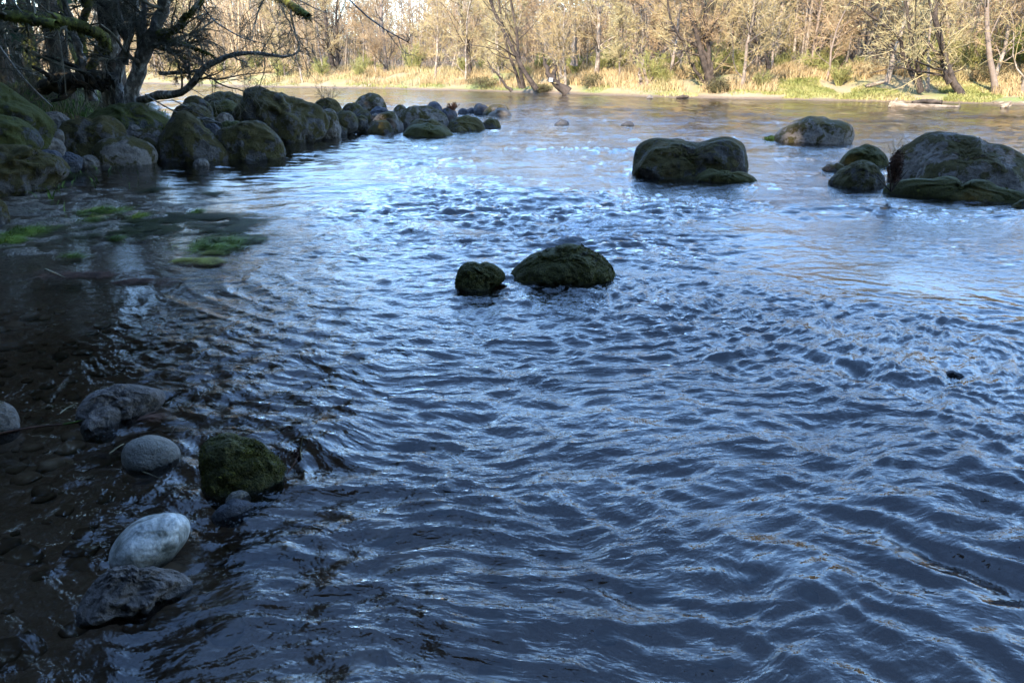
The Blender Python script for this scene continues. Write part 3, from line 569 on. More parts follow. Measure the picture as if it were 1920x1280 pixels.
rock('boulder', 'smooth bluish grey rock at the very tip of the spit', [(913, 217), (928, 209), (940, 203), (951, 208), (960, 217)], 218, 'grey', seed=53, group=GS, sub=4, facet=0.9)
rock('stone', 'small mossy stone in the middle of the spit above the low flat one', [(667, 225), (674, 218), (685, 218), (690, 226)], None, 'mossy', D=23.6, seed=54, group=GS, sub=4, cat='stone')
rock('stone', 'mossy pebble-like rock beside the leaning grey-brown boulder', [(665, 234), (672, 224), (684, 224), (690, 234)], None, 'mossy', D=22.9, seed=55, group=GS, sub=4, cat='stone')
rock('stone', 'light grey small stone tucked between dome and leaning boulder', [(695, 222), (700, 214), (709, 215), (712, 223)], None, 'grey', D=24.3, seed=56, group=GS, sub=4, cat='stone')
rock('boulder', 'narrow dark rock where the rounded lump meets the water', [(630, 252), (635, 238), (644, 235), (650, 250)], 254, 'mossy', seed=57, group=GS, sub=4)
# right and middle of the river
rock('stone', 'small dark stone breaking the water, left one of two in mid river', [(1039, 234), (1046, 228), (1056, 226), (1068, 234)], 235, 'dark', seed=60, group=GR, sub=4, cat='stone')
rock('stone', 'small dark stone breaking the water, right one of two in mid river', [(1163, 236), (1170, 231), (1178, 229), (1190, 236)], 236, 'dark', seed=61, group=GR, sub=4, cat='stone')
rock('boulder', 'saddle-backed mossy boulder standing alone right of the middle', [(1189, 338), (1189, 305), (1192, 281), (1204, 268), (1222, 264), (1250, 264), (1285, 268), (1306, 270), (1325, 263), (1350, 257), (1372, 259), (1390, 274), (1397, 297), (1398, 330)], 337, 'mossy', seed=62, group=GR, facet=0.8, nz=0.05, sub=6, tuft=6000)
rock('boulder', 'low moss-covered slab in front of the saddle-backed boulder', [(1302, 341), (1315, 326), (1332, 317), (1346, 322), (1370, 325), (1398, 325), (1415, 333), (1421, 342)], 344, 'full', seed=63, group=GR, tuft=2500)
rock('boulder', 'smooth rounded boulder, grey on its left and mossy on its right', [(1452, 264), (1460, 250), (1478, 235), (1500, 225), (1525, 220), (1550, 226), (1575, 228), (1592, 237), (1596, 258), (1592, 270)], 271, 'half', seed=64, group=GR, facet=0.2, nz=0.04, tuft=800)
rock('boulder', 'mossy humped rock behind the pointed one, left of the big right boulder', [(1579, 310), (1588, 290), (1608, 277), (1628, 272), (1645, 282), (1660, 295), (1666, 312)], 312, 'full', seed=65, group=GR, tuft=2000)
rock('stone', 'tiny flat mossy rock at the left of the humped and pointed pair', [(1541, 320), (1548, 312), (1562, 309), (1580, 311), (1587, 320)], 322, 'mossy', seed=66, group=GR, sub=4, cat='stone')
rock('boulder', 'pointed mossy rock nearest the camera of the pair left of the big right boulder', [(1558, 344), (1570, 328), (1590, 312), (1610, 301), (1628, 305), (1645, 320), (1658, 350)], 353, 'mossy', seed=67, group=GR, tuft=3000)
rock('boulder', 'biggest boulder at the right edge, bare grey with thin moss', [(1683, 350), (1683, 305), (1690, 285), (1712, 276), (1733, 256), (1748, 251), (1775, 253), (1800, 259), (1840, 270), (1880, 280), (1908, 294), (1930, 320), (1936, 355)], 352, 'half', seed=68, group=GR, facet=0.8, nz=0.045, depth=0.6, sub=6, tuft=2500)
rock('boulder', 'long low mossy ledge along the front of the biggest right boulder', [(1664, 358), (1690, 346), (1720, 341), (1750, 341), (1800, 348), (1860, 350), (1905, 352), (1926, 362), (1930, 376)], 377, 'full', seed=69, group=GR, depth=0.28, ext=0.10, tuft=5000, facet=0.3, nz=0.03)
rock('stone', 'mossy stone cut by the right edge below the long ledge', [(1900, 391), (1908, 381), (1930, 378), (1945, 391)], 393, 'full', seed=70, group=GR, sub=4, cat='stone')
rock('stone', 'dark stone barely showing through the waves at right', [(1768, 707), (1776, 699), (1792, 698), (1808, 707)], 712, 'dark', seed=71, group=GR, sub=4, cat='stone', ext=0.5)
rock('boulder', 'small round moss-covered rock, left one of the pair in mid river', [(853, 540), (855, 520), (862, 502), (878, 492), (894, 491), (899, 495), (908, 492), (922, 495), (938, 505), (948, 520), (936, 534), (926, 541)], 544, 'full', seed=72, group='mossy pair of rocks in the middle', sub=6, facet=0.2, nz=0.07, tuft=9000)
rock('boulder', 'wide moss-covered rock with a flat peak, right one of the pair in mid river', [(955, 517), (975, 495), (1010, 475), (1040, 465), (1055, 457), (1080, 459), (1105, 470), (1132, 482), (1150, 500), (1157, 523)], 531, 'full', seed=73, group='mossy pair of rocks in the middle', sub=6, facet=0.25, nz=0.06, tuft=16000)
# foreground
rock('stone', 'broad rough brown stone at lower left with a smaller one against it', [(148, 772), (158, 748), (170, 735), (195, 725), (216, 724), (250, 727), (280, 738), (299, 746), (302, 760), (292, 776)], 788, 'brown', seed=80, group=GF, facet=0.8, nz=0.06, sub=6, ext=0.10, depth=0.55, cat='stone')
rock('stone', 'smaller brown stone leaning against the broad rough one', [(152, 800), (166, 780), (190, 765), (214, 760), (226, 768), (226, 790), (216, 802)], 804, 'brown', seed=81, group=GF, facet=1.0, cat='stone')
rock('cobble', 'plain egg-shaped grey cobble in the shallows', [(233, 853), (236, 832), (250, 820), (268, 817), (300, 821), (322, 838), (334, 853), (331, 868)], 876, 'cobble', seed=82, group=GF, facet=0.0, nz=0.012, ext=0.22, cat='cobble')
rock('boulder', 'dark mossy rock in the foreground, right of the grey cobbles', [(381, 875), (382, 846), (392, 823), (410, 811), (435, 808), (460, 819), (485, 830), (503, 853), (520, 870), (530, 888), (524, 905)], 916, 'full', seed=83, group=GF, facet=0.15, sub=6, tuft=16000, depth=0.8)
rock('stone', 'pale stone just under the surface below the dark mossy rock', [(422, 941), (430, 926), (445, 920), (460, 924), (469, 937)], 942, 'cobble', seed=84, group=GF, ext=0.2, cat='stone')
rock('stone', 'flat wet slate-blue stone awash below the pale submerged one', [(397, 963), (408, 950), (425, 942), (455, 941), (474, 954), (470, 968)], 970, 'dark', seed=85, group=GF, facet=0.2, nz=0.03, ext=0.2, cat='stone')
rock('cobble', 'large pale cobble with white blotches, brightest stone in the foreground', [(206, 1045), (210, 1020), (235, 990), (265, 973), (310, 972), (345, 980), (358, 995), (348, 1020), (318, 1048)], 1062, 'pale', seed=86, group=GF, facet=0.0, nz=0.02, ext=0.10, sub=6, cat='cobble', depth=0.8)
rock('stone', 'jagged purplish stone just below the large pale cobble', [(153, 1140), (158, 1105), (185, 1076), (214, 1058), (240, 1056), (265, 1070), (300, 1083), (334, 1100), (350, 1122), (345, 1138)], 1140, 'brown', seed=87, group=GF, facet=0.9, nz=0.09, ext=0.05, depth=0.45, sub=6, cat='stone')
rock('stone', 'rounded stone cut by the left edge with a mossy left side', [(-34, 810), (-25, 762), (0, 750), (15, 759), (28, 782), (26, 803)], 812, 'half', seed=88, group=GF, facet=0.2, nz=0.03, cat='stone')
# submerged cobbles on the bed of the shallows: gravel one sees through the water
rng = np.random.default_rng(5); Vs = []; Fs = []; off = 0; V0, F0 = ico(2)
for k in range(1500):
    x = rng.uniform(-4.6, 2.5); y = rng.uniform(1.2, 6.2)
    if rng.random() > math.exp(-max(0, x+1.2)*0.6): continue
    s = rng.lognormal(-3.2, 0.45); z = float(ground(np.array([x]), np.array([y]))[0])
    q = V0*np.array([s*rng.uniform(0.8, 1.5), s*rng.uniform(0.8, 1.3), s*rng.uniform(0.3, 0.6)])
    q = q*(1+0.25*n3(V0*1.3+rng.uniform(-9, 9, 3), 3))[:, None]
    a = rng.uniform(0, 6.3); q = q@np.array([[math.cos(a), math.sin(a), 0], [-math.sin(a), math.cos(a), 0], [0, 0, 1]])
    q = q+np.array([x, y, min(z, -0.02-s*0.4)]); Vs.append(q); Fs.append(F0+off); off += len(V0)
M['bedstone'] = simple('river_bed_cobbles', [(0.36, (0.03, 0.022, 0.016)), (0.52, (0.10, 0.075, 0.05)), (0.66, (0.24, 0.20, 0.15))], 1.1, bs=0.3)
tag(link('gravel', mesh_np('gravel', np.concatenate(Vs), np.concatenate(Fs)), M['bedstone']), 'brown cobbles and gravel on the bed of the shallows', 'gravel', None, 'stuff')
# ------------------------------------------------------------------ trees
def limb(rng, p, d, L, r, n, wob, up, taper=0.25):
    d = np.array(d, float); d /= np.linalg.norm(d); pts = [np.array(p, float)]; st = L/(n-1)
    for i in range(n-1):
        d = d+rng.normal(size=3)*wob; d[2] += up; d /= np.linalg.norm(d); pts.append(pts[-1]+d*st)
    return np.array(pts), r*np.linspace(1, taper, n)
def side(rng, par, f, ang, flatz=1.0):
    """start point, direction and radius of a child leaving par at fraction f"""
    pts, rad = par; k = f*(len(pts)-1); i = min(int(k), len(pts)-2); t = k-i
    p = pts[i]*(1-t)+pts[i+1]*t; ax = pts[i+1]-pts[i]; ax = ax/(np.linalg.norm(ax)+1e-9)
    q = rng.normal(size=3); q -= ax*(q@ax); q[2] *= flatz; q /= np.linalg.norm(q)+1e-9
    a = ang*rng.uniform(0.7, 1.25)
    return p, ax*math.cos(a)+q*math.sin(a), rad[i]*(1-t)+rad[i+1]*t
def branch_out(rng, parents, levels):
    """levels: list of dict(k, len, ang, f0, wob, up, n, rr); returns list of line lists per level"""
    out = []
    for lv in levels:
        cur = []
        for par in parents:
            Lp = np.linalg.norm(np.diff(par[0], axis=0), axis=1).sum()
            kk = lv['k'] if not isinstance(lv['k'], tuple) else int(round(rng.uniform(*lv['k'])))
            if lv.get('perm'): kk = max(2, int(Lp*lv['perm']))
            for _ in range(kk):
                f = rng.uniform(lv['f0'], 1.0)
                p, d, r = side(rng, par, f, lv['ang'])
                L = min(Lp, lv.get('cap', 99))*lv['len']*(1.15-0.6*f)
                L *= rng.uniform(0.6, 1.25)
                cur.append(limb(rng, p, d, L, max(r*lv['rr'], lv.get('rmin', 0.004)), lv['n'], lv['wob'], lv['up'], lv.get('tp', 0.35)))
        out.append(cur); parents = cur
    return out
def mk(name, lines, sides, m, parent):
    V, Fq = tubes(lines, sides); return link(name, mesh_np(name, V, None, Fq), M[m], parent=parent)
def mk2(name, groups, m, parent):
    Vs = []; Fs = []; off = 0
    for lines, s in groups:
        if not lines: continue
        V, Fq = tubes(lines, s); Vs.append(V); Fs.append(Fq+off); off += len(V)
    return link(name, mesh_np(name, np.concatenate(Vs), None, np.concatenate(Fs)), M[m], parent=parent)
FARLV = lambda h, dens=1.0, tw=0.013: [dict(k=max(1, int(26*dens)), len=0.30, ang=0.85, f0=0.07, wob=0.14, up=0.07, n=6, rr=0.36, rmin=0.02),
    dict(k=max(1, int(7*dens)), len=0.5, ang=0.8, f0=0.15, wob=0.2, up=0.03, n=4, rr=0.5, rmin=0.015),
    dict(k=max(1, int(6*dens)), len=0.6, ang=0.75, f0=0.1, wob=0.28, up=0.02, n=3, rr=0.6, rmin=tw),
    dict(k=2, len=0.6, ang=0.7, f0=0.1, wob=0.35, up=0.0, n=2, rr=0.8, rmin=tw*0.8, tp=0.6)]
def far_tree(name, label, trunks, r0, seed, mt='farbark', mc='fartwig', dens=1.0, group=None, tw=0.013, extra=None):
    """trunks: list of world polylines; thing at the first point"""
    rng = np.random.default_rng(seed); o0 = np.array(trunks[0][0]); root = empty(name, tuple(o0), label=label, cat='tree', group=group)
    tl = []
    for k, tr in enumerate(trunks):
        pts = smooth_line(np.array(tr)-o0, 12, 1); pts[1:-1] += rng.normal(size=(10, 3))*0.05
        r = r0 if k == 0 else r0*0.75
        tl.append((pts, r*(np.linspace(1, 0.28, 12)+0.35*np.exp(-np.linspace(0, 12, 12)))))
    lv = branch_out(rng, tl, FARLV(1, dens, tw))
    mk2('trunk', [(tl, 8), (lv[0], 5)], mt, root)
    if extra: mk2('mossy_limb', [(extra(rng, tl), 6)], 'mosslimb', root)
    mk2('crown', [(lv[1], 4), (lv[2], 3), (lv[3], 3)], mc, root)
    return root
# generic wood trees: eight kinds, copied
protos = []
GT = 'bare trees of the wood along the far bank'
kinds = [(11, .12, 'fartwig', 'farbark', 1.0), (10, .10, 'fartwig', 'farbark', 1.0), (12, .15, 'fartwig', 'farbark', 1.0), (9, .09, 'lichtwig', 'farbark', 1.1), (10, .11, 'lichtwig', 'farbark', 1.0), (12, .10, 'fartwig', 'farbark', 0.9), (6.5, .06, 'fartwig', 'farbark', 1.2), (6, .07, 'lichtwig', 'farbark', 1.2)]
LB = {'fartwig': 'bare tree with tan twigs standing in the wood of the far bank', 'lichtwig': 'bare tree with pale yellow-green lichen twigs in the wood of the far bank'}
rng = np.random.default_rng(77)
cand = []
for k in range(6000):
    u = rng.uniform(-60, 1990); d = 3.0+rng.random()**1.3*62
    a = (u-960)/F/FWD[1]*1.0
    # walk out along the pixel column until the far shore is d behind
    yy = np.linspace(25, 230, 400); xx = yy*(u-960)/F/math.cos(PITCH)*1.0
    i = np.argmax(yy-y_far(xx) > d)
    if i == 0: continue
    x, y = xx[i], yy[i]
    if all((x-c[0])**2+(y-c[1])**2 > (1.5+0.022*y)**2 for c in cand): cand.append((x, y, u, d))
    if len(cand) > 250: break
gz = lambda x, y: float(ground(np.array([float(x)]), np.array([float(y)]))[0])
first = {}
for i, (x, y, u, d) in enumerate(cand):
    k = int(rng.integers(0, 8))
    if d < 9 and rng.random() < 0.55: k = (3, 4, 7, 6)[int(rng.integers(0, 4))]
    z = gz(x, y)-0.1; s = rng.uniform(0.85, 1.2)*(0.9 if u < 620 else 1.0+0.15*min(1, max(0, (u-900)/500)))
    if k not in first:
        h, r, mc, mt, dn = kinds[k]; rg = np.random.default_rng(300+k)
        tr = [(0, 0, 0), (rg.normal()*0.3, rg.normal()*0.3, h*0.4), (rg.normal()*0.8, rg.normal()*0.6, h*0.75), (rg.normal()*1.0, rg.normal()*0.8, h)]
        o = far_tree('bare_tree', LB[mc], [tr], r, 400+k, mt, mc, dn, GT); first[k] = o
        o.location = (x, y, z); o.rotation_euler = (rng.normal()*0.05, rng.normal()*0.06, rng.uniform(0, 6.28)); o.scale = (s, s, s)
    else:
        o = copy_tree(first[k], (x, y, z), rng.uniform(0, 6.28), s, tilt=(rng.normal()*0.05, rng.normal()*0.07))
# far-off wood: one mass of stems and twigs deep behind the bank
def wood_mass(seed, n, mname, label, hmax, dmin=45, dmax=85, tlen=1.3, u0=-100, u1=2030):
    rg = np.random.default_rng(seed); L = []
    u = rg.uniform(u0, u1, n); yy = np.linspace(16, 330, 560)
    d = rg.uniform(dmin, dmax, n); pts = []
    ucol = np.linspace(u0, u1, 120); X2 = yy[None, :]*(ucol[:, None]-960)/F/math.cos(PITCH)
    dd = yy[None, :]-y_far(X2)
    for q in range(n):
        c = int((u[q]-u0)/(u1-u0)*119); i = np.argmax(dd[c] > d[q]); yv = yy[i] if i else 300
        pts.append((yv*(u[q]-960)/F/math.cos(PITCH), yv))
    pts = np.array(pts); z0 = ground(pts[:, 0], pts[:, 1]); hm = hmax*np.where(u < 560, 1.25, 1.0)
    zz = z0+hm*rg.random(n)**0.9
    dv = rg.normal(size=(n, 3))*np.array([0.6, 0.6, 0.35])+np.array([0, 0, 0.55]); dv /= np.linalg.norm(dv, axis=1)[:, None]
    ln = rg.uniform(0.5, 1.6, n)*tlen
    A = np.stack([pts[:, 0], pts[:, 1], zz], 1)
    for q in range(n): L.append((np.array([A[q], A[q]+dv[q]*ln[q]*0.5+rg.normal(size=3)*0.12, A[q]+dv[q]*ln[q]]), np.array([0.035, 0.026, 0.012])))
    stems = []
    for q in range(0, n, max(1, n//520)):
        h = hm[q]*rg.uniform(0.8, 1.2); b = np.array([pts[q, 0], pts[q, 1], z0[q]-0.2]); t = rg.normal(size=3)*np.array([0.13, 0.05, 0])+np.array([0, 0, 1])
        stems.append((np.array([b, b+t*h*0.5, b+t*h]), np.array([0.12, 0.09, 0.04])*rg.uniform(0.5, 1.5)))
    V1, F1 = tubes(L, 3); V2, F2 = tubes(stems, 6)
    o = link('far_wood', mesh_np('far_wood', np.concatenate((V1, V2)), None, np.concatenate((F1, F2+len(V1)))), M[mname]); tag(o, label, 'wood', None, 'stuff')
wood_mass(903, 16000, 'fartwig', 'hazy tan crowns of the wood where the far bank bends away', 17, 10, 70, 1.6, 180, 640)
wood_mass(900, 80000, 'fartwig', 'mass of bare tan branches of the far-off wood', 13.5, 38, 100)
wood_mass(901, 22000, 'farbark', 'brown stems and undergrowth deep inside the far wood', 8, 12, 45, 1.0)
wood_mass(902, 20000, 'fartwig', 'bare tan wood going on along the far bank to the right', 11, 5, 60, 1.9, 2030, 4200)
# particular trees one can tell apart
def PX(D, *pts): return [tuple(P(u, v, D)) for u, v in pts]
def ext_up(tr, dx, h, D=None):
    t = np.array(tr[-1]); return tr+[tuple(t+np.array([dx*0.5, 0.2, h*0.55])), tuple(t+np.array([dx, 0.3, h]))]
ft = far_tree
ft('leaning_tree', 'thin leaning tree at the far waterline, longest of those slanting up to the left', [ext_up(PX(62, (1006, 168), (985, 135), (962, 100), (945, 60), (925, 20)), -2.5, 7)], .17, 501, 'darkbark', 'lichtwig', 0.62)
ft('leaning_tree', 'short bare leaning stem rising low over the water left of the longest leaning tree', [PX(61, (960, 171), (945, 155), (930, 138), (912, 112))], .12, 502, 'darkbark', 'fartwig', 0.28)
ft('twin_tree', 'upright dark double-stemmed tree just behind the leaning stems', [ext_up(PX(63, (982, 166), (976, 140), (972, 100), (965, 50)), -1, 8), ext_up(PX(63, (976, 166), (966, 130), (950, 90), (942, 40)), -1.5, 8)], .14, 503, 'darkbark', 'lichtwig', 0.56)
ft('broken_tree', 'dark slanting broken trunk with a forked top, rooted at the waterline', [PX(58, (1064, 174), (1046, 160), (1032, 148), (1026, 130), (1019, 106)), PX(58, (1034, 150), (1040, 135), (1041, 118))], .33, 504, 'darkbark', 'lichtwig', 0.43)
ft('snag', 'straight branchless dead trunk standing behind the broken one', [PX(66, (1076, 123), (1077, 80), (1078, 18))], .27, 505, 'farbark', 'fartwig', 0.12)
ft('slim_tree', 'slim pale tree with thin low branches right of the dead straight trunk', [ext_up(PX(64, (1119, 138), (1122, 100), (1124, 50), (1124, 0)), 0, 9)], .17, 506, 'farbark', 'lichtwig', 1.1)
ft('pale_tree', 'straight pale trunk halfway between the dead straight one and the many-stemmed tree', [ext_up(PX(72, (1183, 120), (1183, 70), (1183, 0)), 0, 9)], .19, 507, 'farbark', 'fartwig', 0.6)
ft('tall_tree', 'straight tall light trunk behind the root stump', [ext_up(PX(72, (1234, 110), (1237, 60), (1239, 0)), 0.2, 9)], .20, 508, 'farbark', 'fartwig', 0.6)
ft('stump_tree', 'broken stump with several short stems over exposed dark roots', [PX(57, (1218, 166), (1212, 145), (1207, 125), (1206, 112)), PX(57, (1204, 168), (1201, 150), (1197, 128)), PX(57, (1222, 160), (1216, 140), (1210, 120))], .26, 509, 'farbark', 'lichtwig', 0.5)
ft('many_stemmed_tree', 'big many-stemmed tree spreading like a fan above the gravel edge', [ext_up(PX(54, (1333, 168), (1326, 135), (1313, 90), (1300, 40), (1290, 0)), -2, 8), ext_up(PX(54, (1336, 165), (1333, 130), (1325, 80), (1321, 20)), -0.4, 9), PX(54, (1330, 170), (1316, 148), (1303, 130), (1292, 105), (1284, 96)), ext_up(PX(54, (1338, 160), (1335, 120), (1322, 95), (1305, 85), (1268, 70)), -1, 3)], .22, 510, 'darkbark', 'lichtwig', 0.5)
ft('slanting_tree', 'dark mossy trunk slanting up to the right at the edge of the reeds', [ext_up(PX(60, (1356, 124), (1366, 90), (1377, 50), (1383, 0)), 1.2, 8)], .20, 511, 'darkbark', 'fartwig', 0.7)
ft('slanting_tree', 'dark trunk slanting up to the left with a crooked top, left of the golden-mossed tree', [ext_up(PX(55, (1443, 145), (1436, 110), (1422, 80), (1406, 52)), -0.8, 2.5), ext_up(PX(55, (1410, 58), (1414, 30), (1418, 0)), 0.3, 6)], .16, 512, 'darkbark', 'fartwig', 0.6)
def mossarms(rng, tl):
    L = []
    for k in range(15):
        f = rng.uniform(0.12, 0.62); p, d, r = side(rng, tl[0], f, 1.3); d = np.array([d[0]*2.2 if abs(d[0]) > .3 else rng.choice([-1, 1]), d[1]*0.6, 0.05])
        a = limb(rng, p, d, rng.uniform(1.6, 3.6), 0.10, 8, 0.16, -0.015, 0.35); L.append(a)
        for _ in range(5):
            q, dd, rr = side(rng, a, rng.uniform(0.25, 0.95), 0.9); b = limb(rng, q, dd, rng.uniform(0.4, 1.1), 0.045, 5, 0.25, -0.05, 0.3)
            L.append((np.array(b[0]), b[1]))
    byn = {}
    return L
ft('mossy_tree', 'old tree with thick trunk and many drooping limbs furred in golden moss', [ext_up(PX(62, (1574, 124), (1552, 90), (1546, 50), (1550, 0)), 0.3, 9)], .40, 513, 'darkbark', 'fartwig', 0.8, extra=mossarms)
ft('slim_tree', 'grey slim trunk immediately right of the golden-mossed tree', [ext_up(PX(61, (1594, 122), (1585, 80), (1581, 30), (1582, 0)), 0, 8)], .18, 514, 'farbark', 'fartwig', 0.7)
ft('lichen_tree', 'tree with a dark slanting double trunk and whitish lichen crown behind the driftwood log', [ext_up(PX(46, (1727, 172), (1714, 140), (1702, 110), (1685, 70), (1660, 45), (1642, 36)), -1.5, 1), ext_up(PX(46, (1727, 172), (1720, 130), (1716, 95), (1700, 50), (1694, 0)), -0.5, 7)], .15, 515, 'darkbark', 'lichtwig', 0.78)
ft('curved_tree', 'tree with a curved dark foot leaning out over the water near the right', [ext_up(PX(45, (1808, 186), (1790, 176), (1781, 155), (1772, 120), (1758, 60), (1748, 0)), -1, 8), PX(45, (1781, 155), (1765, 110), (1745, 85), (1732, 75))], .20, 516, 'darkbark', 'lichtwig', 0.74)
ft('slim_tree', 'upright slim lichen-grey tree at the waterline, second from the right edge', [ext_up(PX(45, (1869, 185), (1862, 140), (1852, 80), (1847, 0)), -0.3, 8)], .16, 517, 'farbark', 'lichtwig', 0.6)
ft('thick_tree', 'thick brown trunk deep in the wood at the right edge', [ext_up(PX(58, (1902, 100), (1906, 60), (1912, 0)), 0.4, 9)], .34, 518, 'farbark', 'fartwig', 0.6)
ft('pale_tree', 'thin whitish trunk behind the curved-foot tree', [ext_up(PX(50, (1828, 140), (1832, 80), (1833, 20)), 0, 7)], .10, 519, 'farbark', 'lichtwig', 0.7)
ft('brown_tree', 'brown double trunk at the reed edge above the spit, left of the middle', [ext_up(PX(92, (626, 141), (620, 100), (614, 60)), -0.6, 7), ext_up(PX(92, (632, 141), (634, 110), (632, 70)), 0.5, 7)], .30, 520, 'darkbark', 'fartwig', 0.8)
ft('brown_tree', 'brown bare tree standing in the reeds right of the double trunk', [ext_up(PX(86, (724, 146), (722, 110), (718, 70)), 0, 7)], .24, 521, 'farbark', 'fartwig', 1.0)
ft('brown_tree', 'upright bare tree above the reeds where the bank bends, over the outermost spit rocks', [ext_up(PX(74, (883, 150), (880, 110), (868, 60)), -0.5, 7)], .20, 522, 'darkbark', 'lichtwig', 0.9)
# ------------------------------------------------------------------ far bank grass, brush, logs
rng = np.random.default_rng(31)
def bank_pts(n, u0, u1, d0, d1, clump=None):
    u = rng.uniform(u0, u1, n); d = rng.uniform(d0, d1, n); ucol = np.linspace(u0, u1, 200); yy = np.linspace(24, 240, 900)
    X2 = yy[None, :]*(ucol[:, None]-960)/F/math.cos(PITCH); dd = yy[None, :]-y_far(X2); c = ((u-u0)/(u1-u0)*199).astype(int)
    i = np.array([np.searchsorted(dd[a], b) for a, b in zip(c, d)]); i = np.clip(i, 0, 899); y = yy[i]+rng.uniform(0, 0.25, n); x = y*(u-960)/F/math.cos(PITCH)
    keep = n2(x*0.35, y*0.35, 71) > (clump if clump is not None else -9); x = x[keep]; y = y[keep]; z = ground(x, y); k2 = z > 0.06
    return np.stack([x[k2], y[k2], z[k2]-0.02], 1)
def grass(name, label, pts, h0, h1, wd, m, cat, lean=0.5):
    hm = 1+0.9*n2(pts[:, 0]*0.3, pts[:, 1]*0.3, 73); H = rng.uniform(h0, h1, len(pts))*np.clip(hm, 0.3, 2)
    V, F3, F4 = blades(pts, H, np.full(len(pts), wd), rng, lean); tag(link(name, mesh_np(name, V, F3, F4, smooth=False), M[m]), label, cat, None, 'stuff')
grass('reed_grass', 'tall dry golden reed grass along the far bank', np.concatenate((bank_pts(50000, 250, 1400, 2.4, 16, -0.25), bank_pts(22000, 1400, 1760, 6.5, 16, -0.3), bank_pts(14000, 1760, 2000, 2.6, 16, -0.3))), 0.35, 0.85, 0.045, 'reed', 'reed grass', 0.8)
grass('bank_grass', 'fresh green and yellow grass at the foot of the far bank', np.concatenate((bank_pts(22000, 250, 2000, 0.5, 5, 0.05), bank_pts(26000, 1380, 1780, 0.6, 8, -0.12))), 0.06, 0.26, 0.05, 'green', 'grass', 1.0)
def bush_mesh(seed, h, m, name, label, loc, group=None, nst=26, tw=0.014, cat='bush', spread=0.6, lvn=5):
    rg = np.random.default_rng(seed); root = empty(name, loc, label=label, cat=cat, group=group); L = []
    for _ in range(nst):
        a = rg.uniform(0, 6.28); d = (math.cos(a)*spread*rg.uniform(0.2, 1), math.sin(a)*spread*rg.uniform(0.2, 1), 1)
        L.append(limb(rg, (math.cos(a)*0.1*h, math.sin(a)*0.1*h, 0), d, h*rg.uniform(0.6, 1.1), tw*1.4, 6, 0.12, 0.0, 0.4))
    lv = branch_out(rg, L, [dict(k=lvn, len=0.45, ang=0.6, f0=0.2, wob=0.2, up=0.03, n=4, rr=0.7, rmin=tw), dict(k=4, len=0.5, ang=0.7, f0=0.1, wob=0.25, up=0.0, n=3, rr=0.7, rmin=tw*0.7)])
    mk2('stems', [(L, 4)], m, root); mk2('twigs', [(lv[0], 3), (lv[1], 3)], m, root); return root
bp = [bush_mesh(600+i, (1.6, 2.2, 1.3)[i], 'bush', 'brush', 'low olive-brown bare brush growing among the reeds of the far bank', (0, 0, 0), 'brush along the far bank', nst=30, tw=0.02) for i in range(3)]
bpts = bank_pts(60, 350, 1990, 4, 20)
for i, q in enumerate(bpts):
    if i < 3: bp[i].location = tuple(q)
    else: copy_tree(bp[i % 3], tuple(q), rng.uniform(0, 6.28), rng.uniform(0.7, 1.3))
def foliage_bush(name, label, loc, r, h, n, m, seed, cat='bush', group=None, lsz=0.06, stem='darkbark'):
    rg = np.random.default_rng(seed); root = empty(name, loc, label=label, cat=cat, group=group)
    q = rg.normal(size=(n, 3)); q /= np.linalg.norm(q, axis=1)[:, None]; q *= (rg.random(n)**0.4)[:, None]
    q = q*(1+0.5*n3(q*2+seed, 3))[:, None]; c = q*np.array([r, r, h/2])+np.array([0, 0, h*0.52])
    a = rg.normal(size=(n, 3))*lsz; b = rg.normal(size=(n, 3))*lsz
    V = np.stack([c, c+a, c+b], 1).reshape(-1, 3); i = np.arange(n)*3
    link('foliage', mesh_np('foliage', V, np.stack([i, i+1, i+2], 1), smooth=False), M[m], parent=root)
    st = [limb(rg, (0, 0, -0.1), (rg.normal()*0.5, rg.normal()*0.5, 1), h*0.8, min(0.02, 0.03*h), 5, 0.1, 0, 0.4) for _ in range(6)]
    mk2('stem', [(st, 5)], stem, root); return root
M['yelbush'] = simple('budding_yellow_green_leaves', [(0.4, (0.24, 0.28, 0.03)), (0.62, (0.50, 0.52, 0.08))], 2, bs=0)
foliage_bush('budding_bush', 'bright yellow-green budding bush at the right edge of the wood', P(1908, 122, 52)+np.array([0, 0, -0.2]), 0.9, 2.6, 3500, 'yelbush', 5)
foliage_bush('budding_bush', 'fainter yellow-green bush left of the bright one by the right edge', P(1868, 118, 55)+np.array([0, 0, -0.2]), 1.1, 2.8, 2000, 'yelbush', 6)
foliage_bush('evergreen_shrub', 'small dark green shrub at the foot of the golden-mossed tree', P(1557, 126, 60), 0.9, 1.5, 2500, 'bush', 7)
